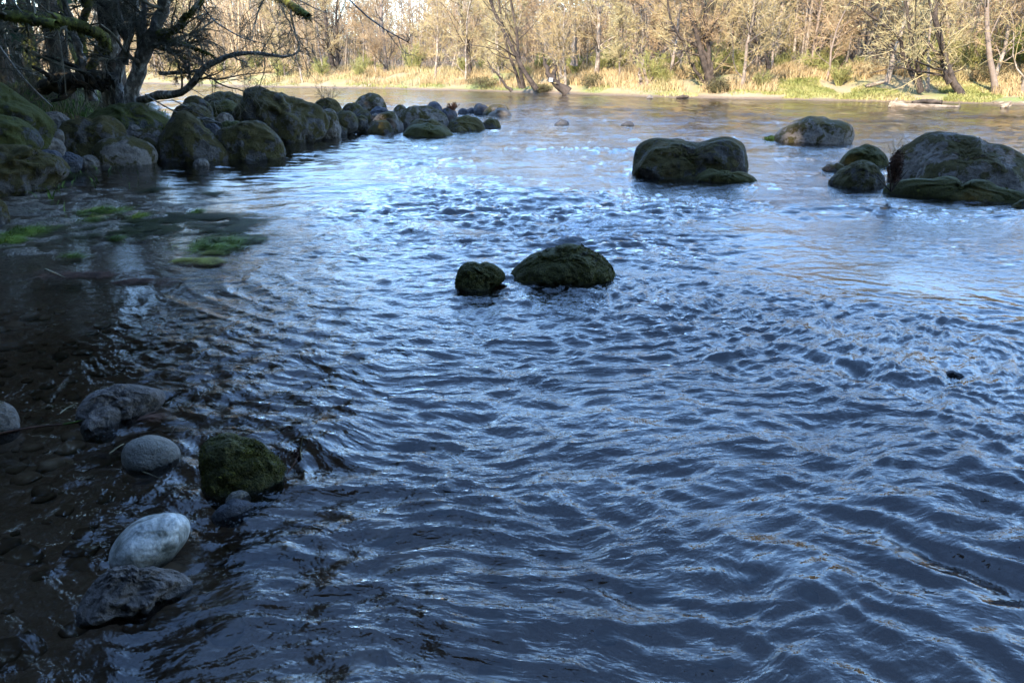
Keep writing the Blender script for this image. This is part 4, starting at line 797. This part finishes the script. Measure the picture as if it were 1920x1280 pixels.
for i, (u, v, D, r, h, lb) in enumerate([(1110, 172, 57, 1.2, 0.9, 'dark low bramble right of the broken forked trunk'), (1245, 173, 55, 1.6, 0.7, 'dark tangle of roots and bramble right of the stump stems'), (905, 168, 66, 1.6, 0.8, 'dark hollow tangle of brush at the waterline left of the leaning trees'), (1020, 174, 59, 1.0, 0.6, 'dark tangle at the left foot of the broken forked trunk'), (1345, 176, 52, 1.3, 0.8, 'brown root tangle at the foot of the many-stemmed tree'), (1400, 172, 52, 1.6, 1.1, 'olive brush mound right of the many-stemmed tree'), (1760, 178, 45, 1.5, 0.8, 'brown brush between the lichen tree and the curved-foot tree'), (1835, 178, 44, 1.7, 0.9, 'brown brush between the curved-foot tree and the upright slim one'), (1420, 165, 54, 1.8, 1.2, 'dark green bramble mound below the crooked slanting trunk')]):
    q = W(u, v+4); g = np.array([q[0], max(q[1], y_far(q[0])+0.6), 0]); g[2] = gz(g[0], g[1])
    bush_mesh(650+i, h*1.15, 'darktangle' if 'dark ' in lb or 'root' in lb else 'bush', 'bramble', lb, tuple(g), nst=60, tw=0.016, spread=1.6*r, lvn=4, cat='bramble') if False else foliage_bush('bramble', lb, tuple(g), r, h*1.3, 2600, 'bramble', 650+i, lsz=0.05) if 'bramble' in M else None
M['bramble'] = simple('dark_bramble', [(0.4, (0.045, 0.035, 0.02)), (0.6, (0.15, 0.13, 0.055))], 1.5, bs=0)
for i, (u, v, r, h, lb) in enumerate([(1110, 174, 1.0, 0.8, 'dark low bramble right of the broken forked trunk'), (1245, 176, 1.3, 0.6, 'dark tangle of roots right of the stump stems'), (905, 169, 1.4, 0.7, 'dark hollow tangle of brush at the waterline left of the leaning trees'), (1022, 176, 0.8, 0.5, 'dark tangle at the left foot of the broken forked trunk'), (1345, 181, 0.9, 0.7, 'brown root tangle at the foot of the many-stemmed tree'), (1410, 160, 1.5, 1.0, 'dark green bramble mound below the crooked slanting trunk'), (1760, 184, 1.2, 0.6, 'brown brush between the lichen tree and the curved-foot tree'), (1838, 186, 1.4, 0.7, 'brown brush between the curved-foot tree and the upright slim one')]):
    q = W(u, v+2); gx, gy = q[0], max(q[1], y_far(q[0])+0.9)
    o = foliage_bush('bramble', lb, (gx, gy, gz(gx, gy)-0.05), r, h*1.4, 3000, 'bramble', 650+i, lsz=0.045, cat='bramble')
M['rootwood'] = simple('rotting_root_wood', [(0.38, (0.012, 0.010, 0.007)), (0.6, (0.06, 0.048, 0.03))], 5)
def log(name, label, pts, rad, m, seed, extra=(), cat='log'):
    rg = np.random.default_rng(seed); p = smooth_line(np.array(pts), 14, 1); r = np.interp(np.linspace(0, 1, 14), np.linspace(0, 1, len(rad)), rad)*(1+0.12*rg.normal(size=14))
    p0 = np.concatenate(([p[0]-(p[1]-p[0])*0.02], p, [p[-1]+(p[-1]-p[-2])*0.02])); r0 = np.concatenate(([0.001], r, [0.001]))
    L = [(p0, r0)]+[(smooth_line(np.array(e), 8, 1), np.linspace(a, b, 8)*(1+0.1*rg.normal(size=8))) for e, a, b in extra]
    c = p.mean(0); L = [(q-c, rr) for q, rr in L]
    V, Fq = tubes(L[:1], 9); V2 = []; Fs = [Fq]; off = len(V); Vs = [V]
    if L[1:]:
        V2, F2 = tubes(L[1:], 7); Vs.append(V2); Fs.append(F2+off)
    return tag(link(name, mesh_np(name, np.concatenate(Vs), None, np.concatenate(Fs)), M[m], loc=tuple(c)), label, cat)
def wp(u, v, z=0.0): return tuple(W(u, v)+np.array([0, 0, z]))
log('driftwood_log', 'long bleached log afloat with an upturned root end at its left, off the right bank', [wp(1669, 202, .08), wp(1690, 202, .08), wp(1740, 202, .05), wp(1800, 201, .02)], [.17, .14, .10, .05], 'drift', 1, extra=[((wp(1672, 202, .0), wp(1674, 202, .25), wp(1680, 202, .46)), .13, .04), ((wp(1668, 202, .05), wp(1667, 202, .2), wp(1671, 202, .3)), .08, .03), ((wp(1676, 202, .2), wp(1688, 202, .26), wp(1700, 202, .12)), .08, .05), ((wp(1792, 201, 0), wp(1799, 201, .12), wp(1794, 201, .38)), .03, .012)])
log('driftwood_stump', 'short knobby driftwood stump sticking out of the water near the right edge', [wp(1878, 203, 0), wp(1885, 203, .12), wp(1893, 203, .32)], [.10, .13, .04], 'drift', 2, extra=[((wp(1884, 203, .02), wp(1892, 203, .10), wp(1895, 203, .14)), .09, .04), ((wp(1881, 203, .1), wp(1876, 203, .16), wp(1874, 203, .15)), .05, .02)])
log('fallen_log', 'thin bleached log lying along the waterline at the right edge', [wp(1862, 196, .08), wp(1890, 196, .09), wp(1925, 197, .10), wp(1960, 197, .10)], [.05, .08, .09, .08], 'drift', 3)
log('fallen_log', 'grey log lying on the grass slope above the driftwood', [P(1624, 160, 46.8)-[0, 0, .05], P(1640, 157, 47)-[0, 0, .05], P(1657, 152, 47)-[0, 0, .05]], [.10, .13, .1], 'drift', 4)
log('fallen_log', 'dark half-sunken log along the shore below the lichen tree', [wp(1710, 194, .06), wp(1735, 194, .12), wp(1765, 195, .08)], [.09, .13, .10], 'darkbark', 5)
log('stone', 'small brown stone lying on the gravel edge below the stump', [wp(1213, 185, .02), wp(1218, 185, .08), wp(1224, 185, .02)], [.08, .14, .08], 'brown', 6, cat='stone')
log('fallen_log', 'dark flat board-like log at the water edge left of the many-stemmed tree', [wp(1268, 185, .05), wp(1280, 185, .12), wp(1291, 185, .10)], [.06, .13, .07], 'darkbark', 7)
log('fallen_branch', 'pale forked branch lying in the water by the dark hollow tangle', [wp(897, 171, .05), wp(915, 171, .10), wp(930, 171, .18)], [.05, .05, .03], 'drift', 8, extra=[((wp(905, 171, .06), wp(912, 171, .25), wp(918, 171, .3)), .04, .02)], cat='branch')
b = bmesh.new(); bmesh.ops.create_cube(b, size=1); bmesh.ops.scale(b, vec=(.30, .03, .26), verts=b.verts); bmesh.ops.bevel(b, geom=b.edges[:], offset=.008, segments=1)
me = bpy.data.meshes.new('signboard'); b.to_mesh(me); b.free()
sg = link('signboard', me, M['signwhite'], loc=tuple(P(1033, 150, 57.6))); sg.rotation_euler = (0.1, 0.1, 0.2); tag(sg, 'small blank white board fixed on the slanting broken trunk', 'sign')
# ------------------------------------------------------------------ evergreens
def conifer(seed, h, r, z0, label, loc, group=None, n=170):
    rg = np.random.default_rng(seed); root = empty('evergreen_tree', loc, label=label, cat='tree', group=group)
    tr = (smooth_line(np.array([(0, 0, -0.3), (rg.normal()*.1, 0, h*.5), (rg.normal()*.2, 0, h)]), 10, 0), np.linspace(0.30, 0.03, 10)*(h/20))
    br = []; C_ = []; Dn = []
    for k in range(n):
        f = rg.random()**0.85; z = z0+(h-z0)*f; L = r*(1-f)**0.75*rg.uniform(0.65, 1.15)+0.3; a = rg.uniform(0, 6.28)
        b = limb(rg, (0, 0, z), (math.cos(a), math.sin(a), 0.12), L, 0.03, 6, 0.06, -0.09, 0.3); br.append(b)
        m = int(60*L/3)+14
        t = rg.random(m)**0.7*5; i = np.minimum(t.astype(int), 4); fr = (t-i)[:, None]
        c = b[0][i]*(1-fr)+b[0][i+1]*fr; side_ = np.array([-math.sin(a), math.cos(a), 0]); s = rg.normal(size=m)*0.22*L*(0.3+0.7*(1-t/5))
        c = c+side_*s[:, None]+np.array([0, 0, -1.0])*(np.abs(s)*0.25+rg.random(m)*0.12)[:, None]; C_.append(c)
    c = np.concatenate(C_); n_ = len(c); a = rg.normal(size=(n_, 3))*np.array([.16, .16, .06]); b2 = rg.normal(size=(n_, 3))*np.array([.12, .12, .09])+np.array([0, 0, -.10])
    V = np.stack([c, c+a, c+b2], 1).reshape(-1, 3); i = np.arange(n_)*3
    mk2('trunk', [([tr], 8), (br, 4)], 'darkbark', root)
    link('crown', mesh_np('crown', V, np.stack([i, i+1, i+2], 1), smooth=False), M['needle'], parent=root); return root
GE = 'dark evergreens behind the near left bank'
cf = conifer(1, 22, 3.8, 2.3, 'dark evergreen in the wood at the top left, seen as deep green gaps between mossy limbs', (-17.5, 27, .8), GE)
cg = conifer(2, 19, 3.3, 1.8, 'dark evergreen standing behind the left bank, leftmost at the picture edge', (-16.5, 19, .8), GE, n=150)
LBE = 'dark evergreen in the wood at the left, seen only as deep green gaps between limbs'
for i, (x, y, s) in enumerate([(-15.5, 21.5, .8), (-15, 15, .85), (-25, 22, 1.0)]):
    copy_tree((cf, cg)[i % 2], (x, y, .6), i*1.3, s, LBE)
cf['label'] = LBE
ch = conifer(3, 17, 4.6, 5.2, 'tall evergreen whose bare lower trunk stands right behind the grey leaning tree', (-9.9, 19.6, .6), GE, n=190)
copy_tree(ch, (-12.9, 22.5, .7), 2.0, 1.1, 'tall evergreen with bare lower trunk a few metres farther up the bank than its neighbour')
copy_tree(ch, (-11.6, 16.0, .7), 4.0, .95, 'tall evergreen with bare lower trunk behind the root mass on the left bank')
GW = 'evergreens of the wood behind the viewer'
rng = np.random.default_rng(8); n_ = 0
for row, yy in enumerate((-7, -11, -16, -22, -29)):
    for xx in np.arange(-50+row*2, 30, 4.4):
        x = xx+rng.uniform(-1.6, 1.6); y = yy+rng.uniform(-2, 2)
        copy_tree((cf, cg)[n_ % 2], (x, y, .6+0.05*row), rng.uniform(0, 6.28), rng.uniform(1.2, 1.5), 'tall evergreen on the near shore shading the water, behind the viewer')['group'] = GW; n_ += 1
for (x, y) in [(-10.8, 10), (-10.2, 6.2), (-9.2, 2.2), (-11.5, 13.5), (-12.5, 8), (-12, 3), (-14, -2), (-18, 6), (-19, 12), (-24, 9), (-26, 16), (-30, 22), (-24, 2), (-31, 8), (-33, 30), (-20, -4)]:
    copy_tree((cf, cg)[n_ % 2], (x, y, .7), rng.uniform(0, 6.28), rng.uniform(0.9, 1.15), 'tall evergreen on the near shore shading the water, behind the viewer')['group'] = GW; n_ += 1
# ------------------------------------------------------------------ the leaning riverside tree on the left bank and its neighbours
def QX(*pts): return [P(u, v, D) for u, v, D in pts]
def near_tree(name, label, stems, mossy, seed, thin=(), bark='bark', twig='twig', lv=None, foot=None, group=None, mossparts=True):
    rg = np.random.default_rng(seed); o0 = np.array(stems[0][0][0]); root = empty(name, tuple(o0), label=label, cat='tree', group=group)
    A = []; B = []; T_ = []
    for L, (src) in ((A, stems), (B, mossy), (T_, thin)):
        for pts, r1, r2 in src:
            q = smooth_line(np.array(pts)-o0, 22, 1); q[1:-1] += rg.normal(size=(20, 3))*r1*0.12
            L.append((q, np.linspace(r1, r2, 22)*(1+0.09*rg.normal(size=22))))
    lv = lv or [dict(k=13, len=0.38, ang=0.9, f0=0.2, wob=0.16, up=0.01, n=8, rr=0.32, rmin=0.010, cap=4.2),
        dict(k=8, len=0.55, ang=0.75, f0=0.15, wob=0.2, up=-0.02, n=6, rr=0.5, rmin=0.006),
        dict(k=6, len=0.65, ang=0.7, f0=0.1, wob=0.22, up=-0.03, n=5, rr=0.5, rmin=0.0042),
        dict(k=3, len=0.6, ang=0.6, f0=0.1, wob=0.25, up=-0.02, n=3, rr=0.6, rmin=0.0032)]
    out = branch_out(rg, A+B, lv)
    if T_:
        o2 = branch_out(rg, T_, [dict(k=16, len=0.35, ang=0.7, f0=0.25, wob=0.14, up=0.015, n=7, rr=0.4, rmin=0.006, cap=2.6), dict(k=5, len=0.5, ang=0.7, f0=0.15, wob=0.18, up=0.0, n=5, rr=0.5, rmin=0.004), dict(k=3, len=0.5, ang=0.6, f0=0.15, wob=0.2, up=0.0, n=3, rr=0.6, rmin=0.003)])
        out = [a_+b_ for a_, b_ in zip(out, o2)]+out[3:]
    mk2('trunk', [(A+T_, 12)], bark, root)
    if B: mk2('mossy_limb', [(B, 10)], 'mossbark', root)
    mk2('crown', [(out[0], 6)]+[(o, 3) for o in out[1:]], twig, root)
    if B or mossparts:                                        # moss fur on limbs
        src = B if B else A; pp = []
        for q, r in src:
            Ls = np.linalg.norm(np.diff(q, axis=0), axis=1).sum(); n = int(Ls*420)
            t = rg.random(n)*(len(q)-1.001); i = t.astype(int); fr = (t-i)[:, None]; c = q[i]*(1-fr)+q[i+1]*fr; rr = r[i]
            d = rg.normal(size=(n, 3)); d /= np.linalg.norm(d, axis=1)[:, None]; d[:, 2] -= 0.2
            pp.append(np.stack([c+d*rr[:, None]*.85+rg.normal(size=(n, 3))*.012, c+d*rr[:, None]*.85+rg.normal(size=(n, 3))*.012, c+d*(rr+rg.uniform(.01, .05, n))[:, None]+np.array([0, 0, -.03])*rg.random((n, 1))], 1))
        V = np.concatenate(pp).reshape(-1, 3); i = np.arange(len(V)//3)*3
        link('moss', mesh_np('moss', V, np.stack([i, i+1, i+2], 1), smooth=False), M['mosstuft'], parent=root)['kind'] = 'stuff'
    return root
near_tree('riverside_tree', 'grey lichen-spotted multi-stemmed tree leaning over the boulders on the left bank', [
    (QX((244, 205, 18), (250, 165, 18), (262, 120, 18), (282, 75, 17.9), (302, 30, 17.8), (322, -40, 17.6), (350, -160, 17)), .17, .09),
    (QX((228, 200, 18.1), (222, 160, 18.2), (226, 120, 18.3), (238, 80, 18.3), (250, 35, 18.4), (262, -60, 18.6)), .11, .05),
    (QX((258, 110, 18), (268, 80, 18), (268, 40, 18), (272, -50, 18)), .075, .05),
    (QX((236, 120, 18), (238, 80, 17.8), (222, 20, 17.6), (205, -60, 17.4)), .065, .04),
    (QX((262, 120, 18), (262, 60, 18.2), (240, 0, 18.4), (235, -60, 18.6)), .05, .03),
    (QX((262, 190, 17.9), (300, 178, 17.6), (332, 178, 17.4), (352, 168, 17.3), (368, 145, 17.2), (384, 126, 17.1), (410, 112, 17), (445, 102, 16.9), (480, 98, 16.8), (520, 107, 16.7), (548, 108, 16.6), (562, 95, 16.5)), .10, .022),
    (QX((300, 138, 18), (330, 137, 17.6), (352, 136, 17.4), (374, 132, 17.3)), .045, .028),
    ], [
    (QX((290, 62, 17.9), (318, 62, 17.6), (338, 50, 17.4), (348, 30, 17.2), (372, 10, 17), (400, -40, 16.8)), .085, .05),
    (QX((300, 74, 17.9), (325, 76, 17.6), (355, 86, 17.3), (385, 98, 17), (400, 106, 16.9)), .055, .025),
    (QX((330, -60, 17.4), (420, -60, 15), (490, -30, 13), (525, 0, 12.3), (548, 8, 12), (566, 18, 11.9), (579, 31, 11.8)), .07, .05),
    (QX((285, 88, 18), (310, 92, 17.8), (335, 100, 17.6), (350, 112, 17.5)), .04, .02),
    ], 701, thin=[(QX((340, -150, 17), (420, -120, 15), (520, -90, 13), (620, -40, 11), (660, 8, 10.4), (700, 38, 10), (735, 72, 9.7), (766, 80, 9.5)), .035, .006), (QX((380, -140, 16), (480, -60, 14), (540, -10, 13), (600, 22, 12.5), (640, 30, 12)), .03, .005), (QX((340, -100, 17.5), (360, -20, 17.2), (400, 40, 17), (450, 70, 16.8), (500, 84, 16.6)), .03, .008)])
near_tree('riverside_tree', 'wide dark trunk with long horizontal mossy limb, left of the grey leaning tree', [
    (QX((196, 200, 19.6), (205, 150, 19.6), (212, 100, 19.5), (215, 60, 19.4), (222, -40, 19.2)), .13, .09),
    (QX((175, 190, 20), (160, 130, 20), (140, 70, 20), (120, 0, 20), (110, -60, 20)), .11, .07),
    ], [
    (QX((205, 95, 19.5), (190, 66, 18.8), (170, 58, 18.2), (140, 46, 17.6), (110, 36, 17), (60, 33, 16.4), (0, 27, 15.8), (-60, 25, 15)), .13, .10),
    (QX((168, 130, 20), (190, 90, 19.8), (212, 50, 19.6), (240, 10, 19.4), (270, -40, 19)), .11, .07),
    (QX((107, 47, 14.2), (70, 38, 14.2), (20, 31, 14.2), (-50, 28, 14.2)), .085, .075),
    (QX((148, 150, 20.2), (158, 100, 20.2), (150, 60, 20.2), (165, 10, 20.2), (180, -50, 20.2)), .11, .08),
    ], 702)
LT = 'thin mossy tree of the dim wood behind the left bank'
for i, (u, D, r, ln) in enumerate([(20, 24, .14, -1), (62, 27, .17, .6), (105, 23, .12, -.5), (140, 31, .2, 1.2), (178, 29, .14, -.8), (92, 34, .2, .4), (10, 33, .18, .9), (205, 36, .16, 1.0), (250, 33, .12, -.7), (-60, 21, .16, .5), (40, 40, .2, -.6), (160, 42, .2, 1.0), (285, 45, .16, 0.6), (225, 50, .2, -0.5), (120, 55, .25, 0.5)]):
    x = D*(u-960)/F/math.cos(PITCH); z = gz(x, D)-.1; rg = np.random.default_rng(800+i)
    tr = [(x, D, z), (x+ln*.3+rg.normal()*.2, D, z+3), (x+ln*.8+rg.normal()*.4, D, z+6.5), (x+ln*1.4, D, z+12)]
    near_tree('mossy_tree', LT, [([np.array(t) for t in tr], r, r*.35)], [], 820+i, bark='mossbark' if i % 3 else 'bark', twig='twig', group='mossy trees of the dim wood behind the left bank',
        lv=[dict(k=14, len=0.3, ang=1.0, f0=0.12, wob=0.16, up=0.02, n=8, rr=0.42, rmin=0.02), dict(k=6, len=0.5, ang=0.8, f0=0.15, wob=0.2, up=-0.03, n=5, rr=0.5, rmin=0.011), dict(k=5, len=0.6, ang=0.7, f0=0.1, wob=0.25, up=-0.04, n=3, rr=0.5, rmin=0.007)])
# fallen root mass, brush, sticks and grass on the left bank
log('fallen_log', 'dark rotting root mass lying behind the mossy boulders on the left bank', [P(72, 168, 18.6), P(110, 155, 18.7), P(150, 150, 18.8), P(190, 150, 18.9), P(222, 142, 19)], [.12, .24, .20, .22, .10], 'rootwood', 21,
    extra=[((P(105, 160, 18.4), P(90, 140, 18.2), P(60, 125, 18)), .08, .03), ((P(170, 145, 18.6), P(130, 120, 18.3), P(85, 105, 18)), .06, .02), ((P(140, 165, 18.3), P(120, 185, 18.1), P(95, 190, 18)), .07, .03), ((P(200, 150, 18.6), P(218, 160, 18.4), P(222, 180, 18.3)), .06, .03)]+[((P(85+_r[0]*125, 162-_r[1]*22, 18.5-_r[2]*.3), P(75+_r[0]*130+_r[3]*40, 150+_r[4]*35, 18.2), P(60+_r[0]*140+_r[3]*60, 125+_r[5]*75, 18.1)), .02+.03*_r[1], .008) for _r in np.random.default_rng(3).random((26, 6))])
SG = 'dead sticks leaning on the left bank'
for i, (a, b_, r, lb) in enumerate([(((-10, 75, 15), (30, 130, 15.2), (60, 165, 15.5), (98, 200, 15.8)), 0, .022, 'long bare stick slanting down from the left edge to the boulders'), (((58, 95, 17), (85, 112, 17.2), (120, 125, 17.5), (170, 137, 18)), 0, .035, 'dark dead branch slanting across the root mass'), (((272, 177, 17), (300, 195, 17), (335, 214, 17), (412, 231, 17.2)), 0, .018, 'pale dry stick lying from the tree foot towards the yellow-green slab'), (((322, 187, 18), (350, 200, 18), (380, 218, 17.8), (405, 228, 17.6)), 0, .014, 'thin pale stick above and behind the longer pale one'), (((20, -5, 14), (45, 30, 14.2), (70, 50, 14.3)), 0, .010, 'thin pale stem hanging in front of the horizontal mossy limb'), (((108, 50, 16), (114, 90, 16), (120, 130, 16), (124, 180, 16)), 0, .012, 'upright thin dead stem in front of the root mass'), (((370, 222, 17.3), (390, 222, 17.3), (414, 232, 17.3)), 0, .03, 'short thick bleached stick by the yellow-green slab'), (((0, 60, 15), (40, 62, 15), (98, 72, 15.3)), 0, .008, 'thin grey twig stretching right from the left edge'), (((-10, 130, 15), (20, 128, 15), (70, 135, 15.2)), 0, .012, 'dark thin branch running level at the left edge')]):
    rg = np.random.default_rng(900+i); pts = smooth_line(np.array([P(*q) for q in a]), 9, 1); c = pts.mean(0); L = [(pts-c, np.linspace(r, r*.5, 9))]
    tw = branch_out(rg, L, [dict(k=5, len=.35, ang=.7, f0=.15, wob=.15, up=-.02, n=5, rr=.5, rmin=.004), dict(k=3, len=.5, ang=.6, f0=.2, wob=.2, up=0, n=3, rr=.6, rmin=.003)])
    V1, F1 = tubes(L, 7); V2, F2 = tubes(tw[0]+[], 4); V3, F3 = tubes(tw[1], 3)
    tag(link('dead_stick', mesh_np('dead_stick', np.concatenate((V1, V2, V3)), None, np.concatenate((F1, F2+len(V1), F3+len(V1)+len(V2)))), M['palelimb' if 'pale' in lb or 'bare' in lb or 'bleached' in lb else 'twig'], loc=tuple(c)), lb, 'stick', SG)
for i, (u, D, h, lb) in enumerate([(15, 17, 1.5, 'leafless tangled bush at the left edge above the tall mound'), (70, 19.5, 1.6, 'leafless tangled bush left of the root mass'), (120, 17.2, .9, 'small leafless bush in front of the root mass'), (300, 19.5, 1.0, 'reddish-brown leafless bush at the right of the tree foot'), (-40, 15, 1.7, 'leafless bush mostly outside the left edge'), (180, 21.5, 1.5, 'leafless bush behind the wide dark trunk'), (335, 24, .9, 'low leafless bush behind the bent pale limb'), (215, 20.5, 2.2, 'tall leafless bush tangled into the stems of the two riverside trees'), (30, 20, 2.4, 'tall leafless bush behind the tall mound at the left edge'), (140, 23, 2.3, 'tall leafless bush behind the root mass'), (270, 22, 1.6, 'leafless bush directly behind the grey leaning tree')]):
    x = D*(u-960)/F/math.cos(PITCH); bush_mesh(930+i, h, 'twig', 'leafless_bush', lb, (x, D, gz(x, D)), 'leafless bushes on the left bank', nst=26, tw=.007, spread=.9, lvn=6)
bush_mesh(950, .62, 'twig', 'leafless_bush', 'fine leafless twigs sprouting from the rock behind the largest boulder', tuple(P(615, 194, 23.5)), nst=16, tw=.004, spread=.9, lvn=3)
bush_mesh(951, .3, 'rust', 'dead_shrub', 'tiny brown dead shrub on a flat rock of the spit', tuple(P(850, 207, 28)), nst=24, tw=.010, spread=1.0, lvn=3)
foliage_bush('dead_bush', 'reddish-brown dead clump squeezed against the left side of the biggest right boulder', tuple(P(1673, 346, 10.9)), .10, .46, 5000, 'rust', 12, lsz=.012)
bush_mesh(953, .38, 'drygrass', 'dry_stalks', 'few thin dry stalks rising above the reddish-brown clump', tuple(P(1676, 300, 11.1)), nst=6, tw=.0025, spread=.3, lvn=1, cat='plant')
foliage_bush('water_plant', 'small dark plant at the waterline left of the smooth rounded boulder', tuple(W(1452, 266)+np.array([0, .15, -.03])), .22, .16, 1500, 'darkgrass', 13, lsz=.022, cat='plant')
rng = np.random.default_rng(40)
def near_pts(n, regs):
    P_ = []
    for (u, v, D, ru, rd, k) in regs:
        uu = rng.normal(u, ru, k); DD = rng.normal(D, rd, k); x = DD*(uu-960)/F/math.cos(PITCH); P_.append(np.stack([x, DD, ground(x, DD)-.01], 1))
    return np.concatenate(P_)
def ngrass(name, label, pts, h0, h1, wd, m, cat, lean):
    H = rng.uniform(h0, h1, len(pts)); V, F3, F4 = blades(pts, H, np.full(len(pts), wd), rng, lean); tag(link(name, mesh_np(name, V, F3, F4, smooth=False), M[m]), label, cat, None, 'stuff')
M['dimgreen'] = simple('blue_green_grass', [(0.4, (0.05, 0.12, 0.04)), (0.65, (0.12, 0.24, 0.07))], 3, bs=0)  # cool green base colour of the fresh blades
ngrass('green_grass', 'fresh green grass blades sprouting left of the tree foot', near_pts(0, [(122, 190, 17.5, 9, .25, 260), (140, 200, 17.2, 8, .2, 120), (165, 205, 17.8, 14, .3, 120)]), .25, .6, .014, 'dimgreen', 'grass', .5)
ngrass('dry_grass', 'dry straw-coloured grass on the left bank', near_pts(0, [(150, 200, 18, 40, .8, 900), (60, 190, 17, 60, 1.2, 700), (320, 215, 18, 30, .6, 260), (205, 210, 18.5, 30, .6, 400), (240, 180, 22, 80, 2, 900)]), .15, .5, .009, 'drygrass', 'grass', .9)
ngrass('undergrowth', 'low dim green undergrowth on the left bank', near_pts(0, [(100, 200, 19, 90, 2.5, 6000), (200, 200, 26, 90, 4, 6000), (60, 200, 15.5, 60, 1, 2500)]), .08, .25, .03, 'darkgrass', 'undergrowth', 1.0)
# floating weed mats on the shoal
def weed(label, regs, m, h, seed):
    rg = np.random.default_rng(seed); Vs = []; Fs = []; off = 0
    for (u, v, ru, rv, k) in regs:
        k = int(k*1.5); c = W(u, v); e = W(u+ru, v); f1 = W(u, v-rv); rx = e[0]-c[0]; ry = f1[1]-c[1]
        a = rg.uniform(0, 6.28, k); rr = np.abs(rg.normal(0, .5, k)); x = c[0]+np.cos(a)*rr*rx; y = c[1]+np.sin(a)*rr*ry
        kp = n2(x*5, y*5, 5)+.4*n2(x*17, y*17, 6) > -.3+0.25*rr; x = x[kp]; y = y[kp]; k = len(x)
        z = rg.uniform(.0, .012, k)+wave_height(x, y)
        th = rg.normal(0.1, .5, k); L = rg.uniform(.05, .16, k); d = np.stack([np.cos(th), np.sin(th)*.8, np.abs(rg.normal(0, h, k))], 1)
        s = np.stack([-np.sin(th), np.cos(th), np.zeros(k)], 1)*rg.uniform(.002, .005, k)[:, None]; p = np.stack([x, y, z], 1)
        V = np.stack([p-s, p+s, p+d*L[:, None]*.55+s*.8+[0, 0, .006], p+d*L[:, None]*.55-s*.8+[0, 0, .006], p+d*L[:, None]*np.array([1, 1, .6])], 1).reshape(-1, 3)
        i = np.arange(k)*5+off; Fs.append((np.stack([i+3, i+2, i+4], 1), np.stack([i, i+1, i+2, i+3], 1))); Vs.append(V); off += len(V)
    tag(link('water_weed', mesh_np('water_weed', np.concatenate(Vs), np.concatenate([f[0] for f in Fs]), np.concatenate([f[1] for f in Fs]), smooth=False), M[m]), label, 'weed', None, 'stuff')
weed('bright green weed tufts on the shoal at left', [(188, 398, 48, 8, 2600), (38, 438, 42, 12, 3200), (12, 455, 30, 8, 1500), (408, 460, 58, 14, 5200), (260, 408, 20, 5, 500), (210, 452, 24, 5, 300), (160, 415, 24, 5, 400), (130, 484, 34, 3, 250), (366, 400, 12, 4, 300)], 'algae', .30, 3)
weed('dark brown-green weed mat reaching into the river', [(340, 408, 140, 11, 9000), (430, 425, 55, 20, 6500), (440, 452, 55, 13, 5000), (280, 357, 30, 6, 600), (395, 365, 30, 6, 700), (130, 330, 60, 7, 900), (250, 430, 200, 30, 7000)], 'algaedark', .06, 4)
weed('yellow and rusty weed patch at the foot of the mat', [(335, 490, 26, 4, 160), (385, 475, 26, 4, 140), (380, 493, 34, 6, 1500)], 'algaeyel', .10, 5)
weed('rusty dead leaf litter washed up on the shoal', [(150, 517, 110, 8, 900), (250, 530, 70, 8, 500), (380, 495, 36, 6, 900), (270, 790, 40, 6, 40)], 'rust', .04, 6)
# twigs and debris near the viewer
for i, (a, r, m, lb) in enumerate([(((566, 862, .01), (562, 845, .05), (568, 818, .14)), .004, 'drygrass', 'pale straw standing out of the water right of the mossy foreground rock'), (((538, 888, .0), (552, 868, .03), (560, 852, .06)), .004, 'rust', 'thin submerged twig leading up to the red-brown leaves'), (((112, 775, .01), (124, 765, .01), (140, 758, .02)), .003, 'drygrass', 'small pale curl of straw left of the broad brown stone'), (((85, 505, .01), (105, 513, .015), (123, 521, .01)), .010, 'drygrass', 'pale flat stick lying on the muddy shoal'), (((262, 882, .004), (285, 890, .006), (302, 898, .004)), .003, 'drygrass', 'straw floating below the plain grey cobble'), (((205, 850, .01), (225, 835, .03), (232, 832, .02)), .004, 'drygrass', 'bent straw left of the plain grey cobble'), (((0, 812, .01), (60, 800, .012), (120, 795, .014), (165, 790, .02)), .006, 'rust', 'long thin brown twig afloat left of the brown stones'), (((120, 795, .015), (150, 790, .03), (185, 770, .07)), .006, 'mosstuftg', 'greenish wet twig caught on the brown stones')]):
    pts = smooth_line(np.array([W(u, v, z) for u, v, z in a]), 7, 1); c = pts.mean(0); V, Fq = tubes([(pts-c, np.linspace(r, r*.5, 7))], 6)
    tag(link('twig', mesh_np('twig', V, None, Fq), M[m], loc=tuple(c)), lb, 'twig')
foliage_bush('dead_leaf', 'crumpled red-brown leaves caught on the straw right of the mossy foreground rock', tuple(W(558, 862, .0)), .018, .06, 130, 'rust', 15, lsz=.010, cat='leaf')
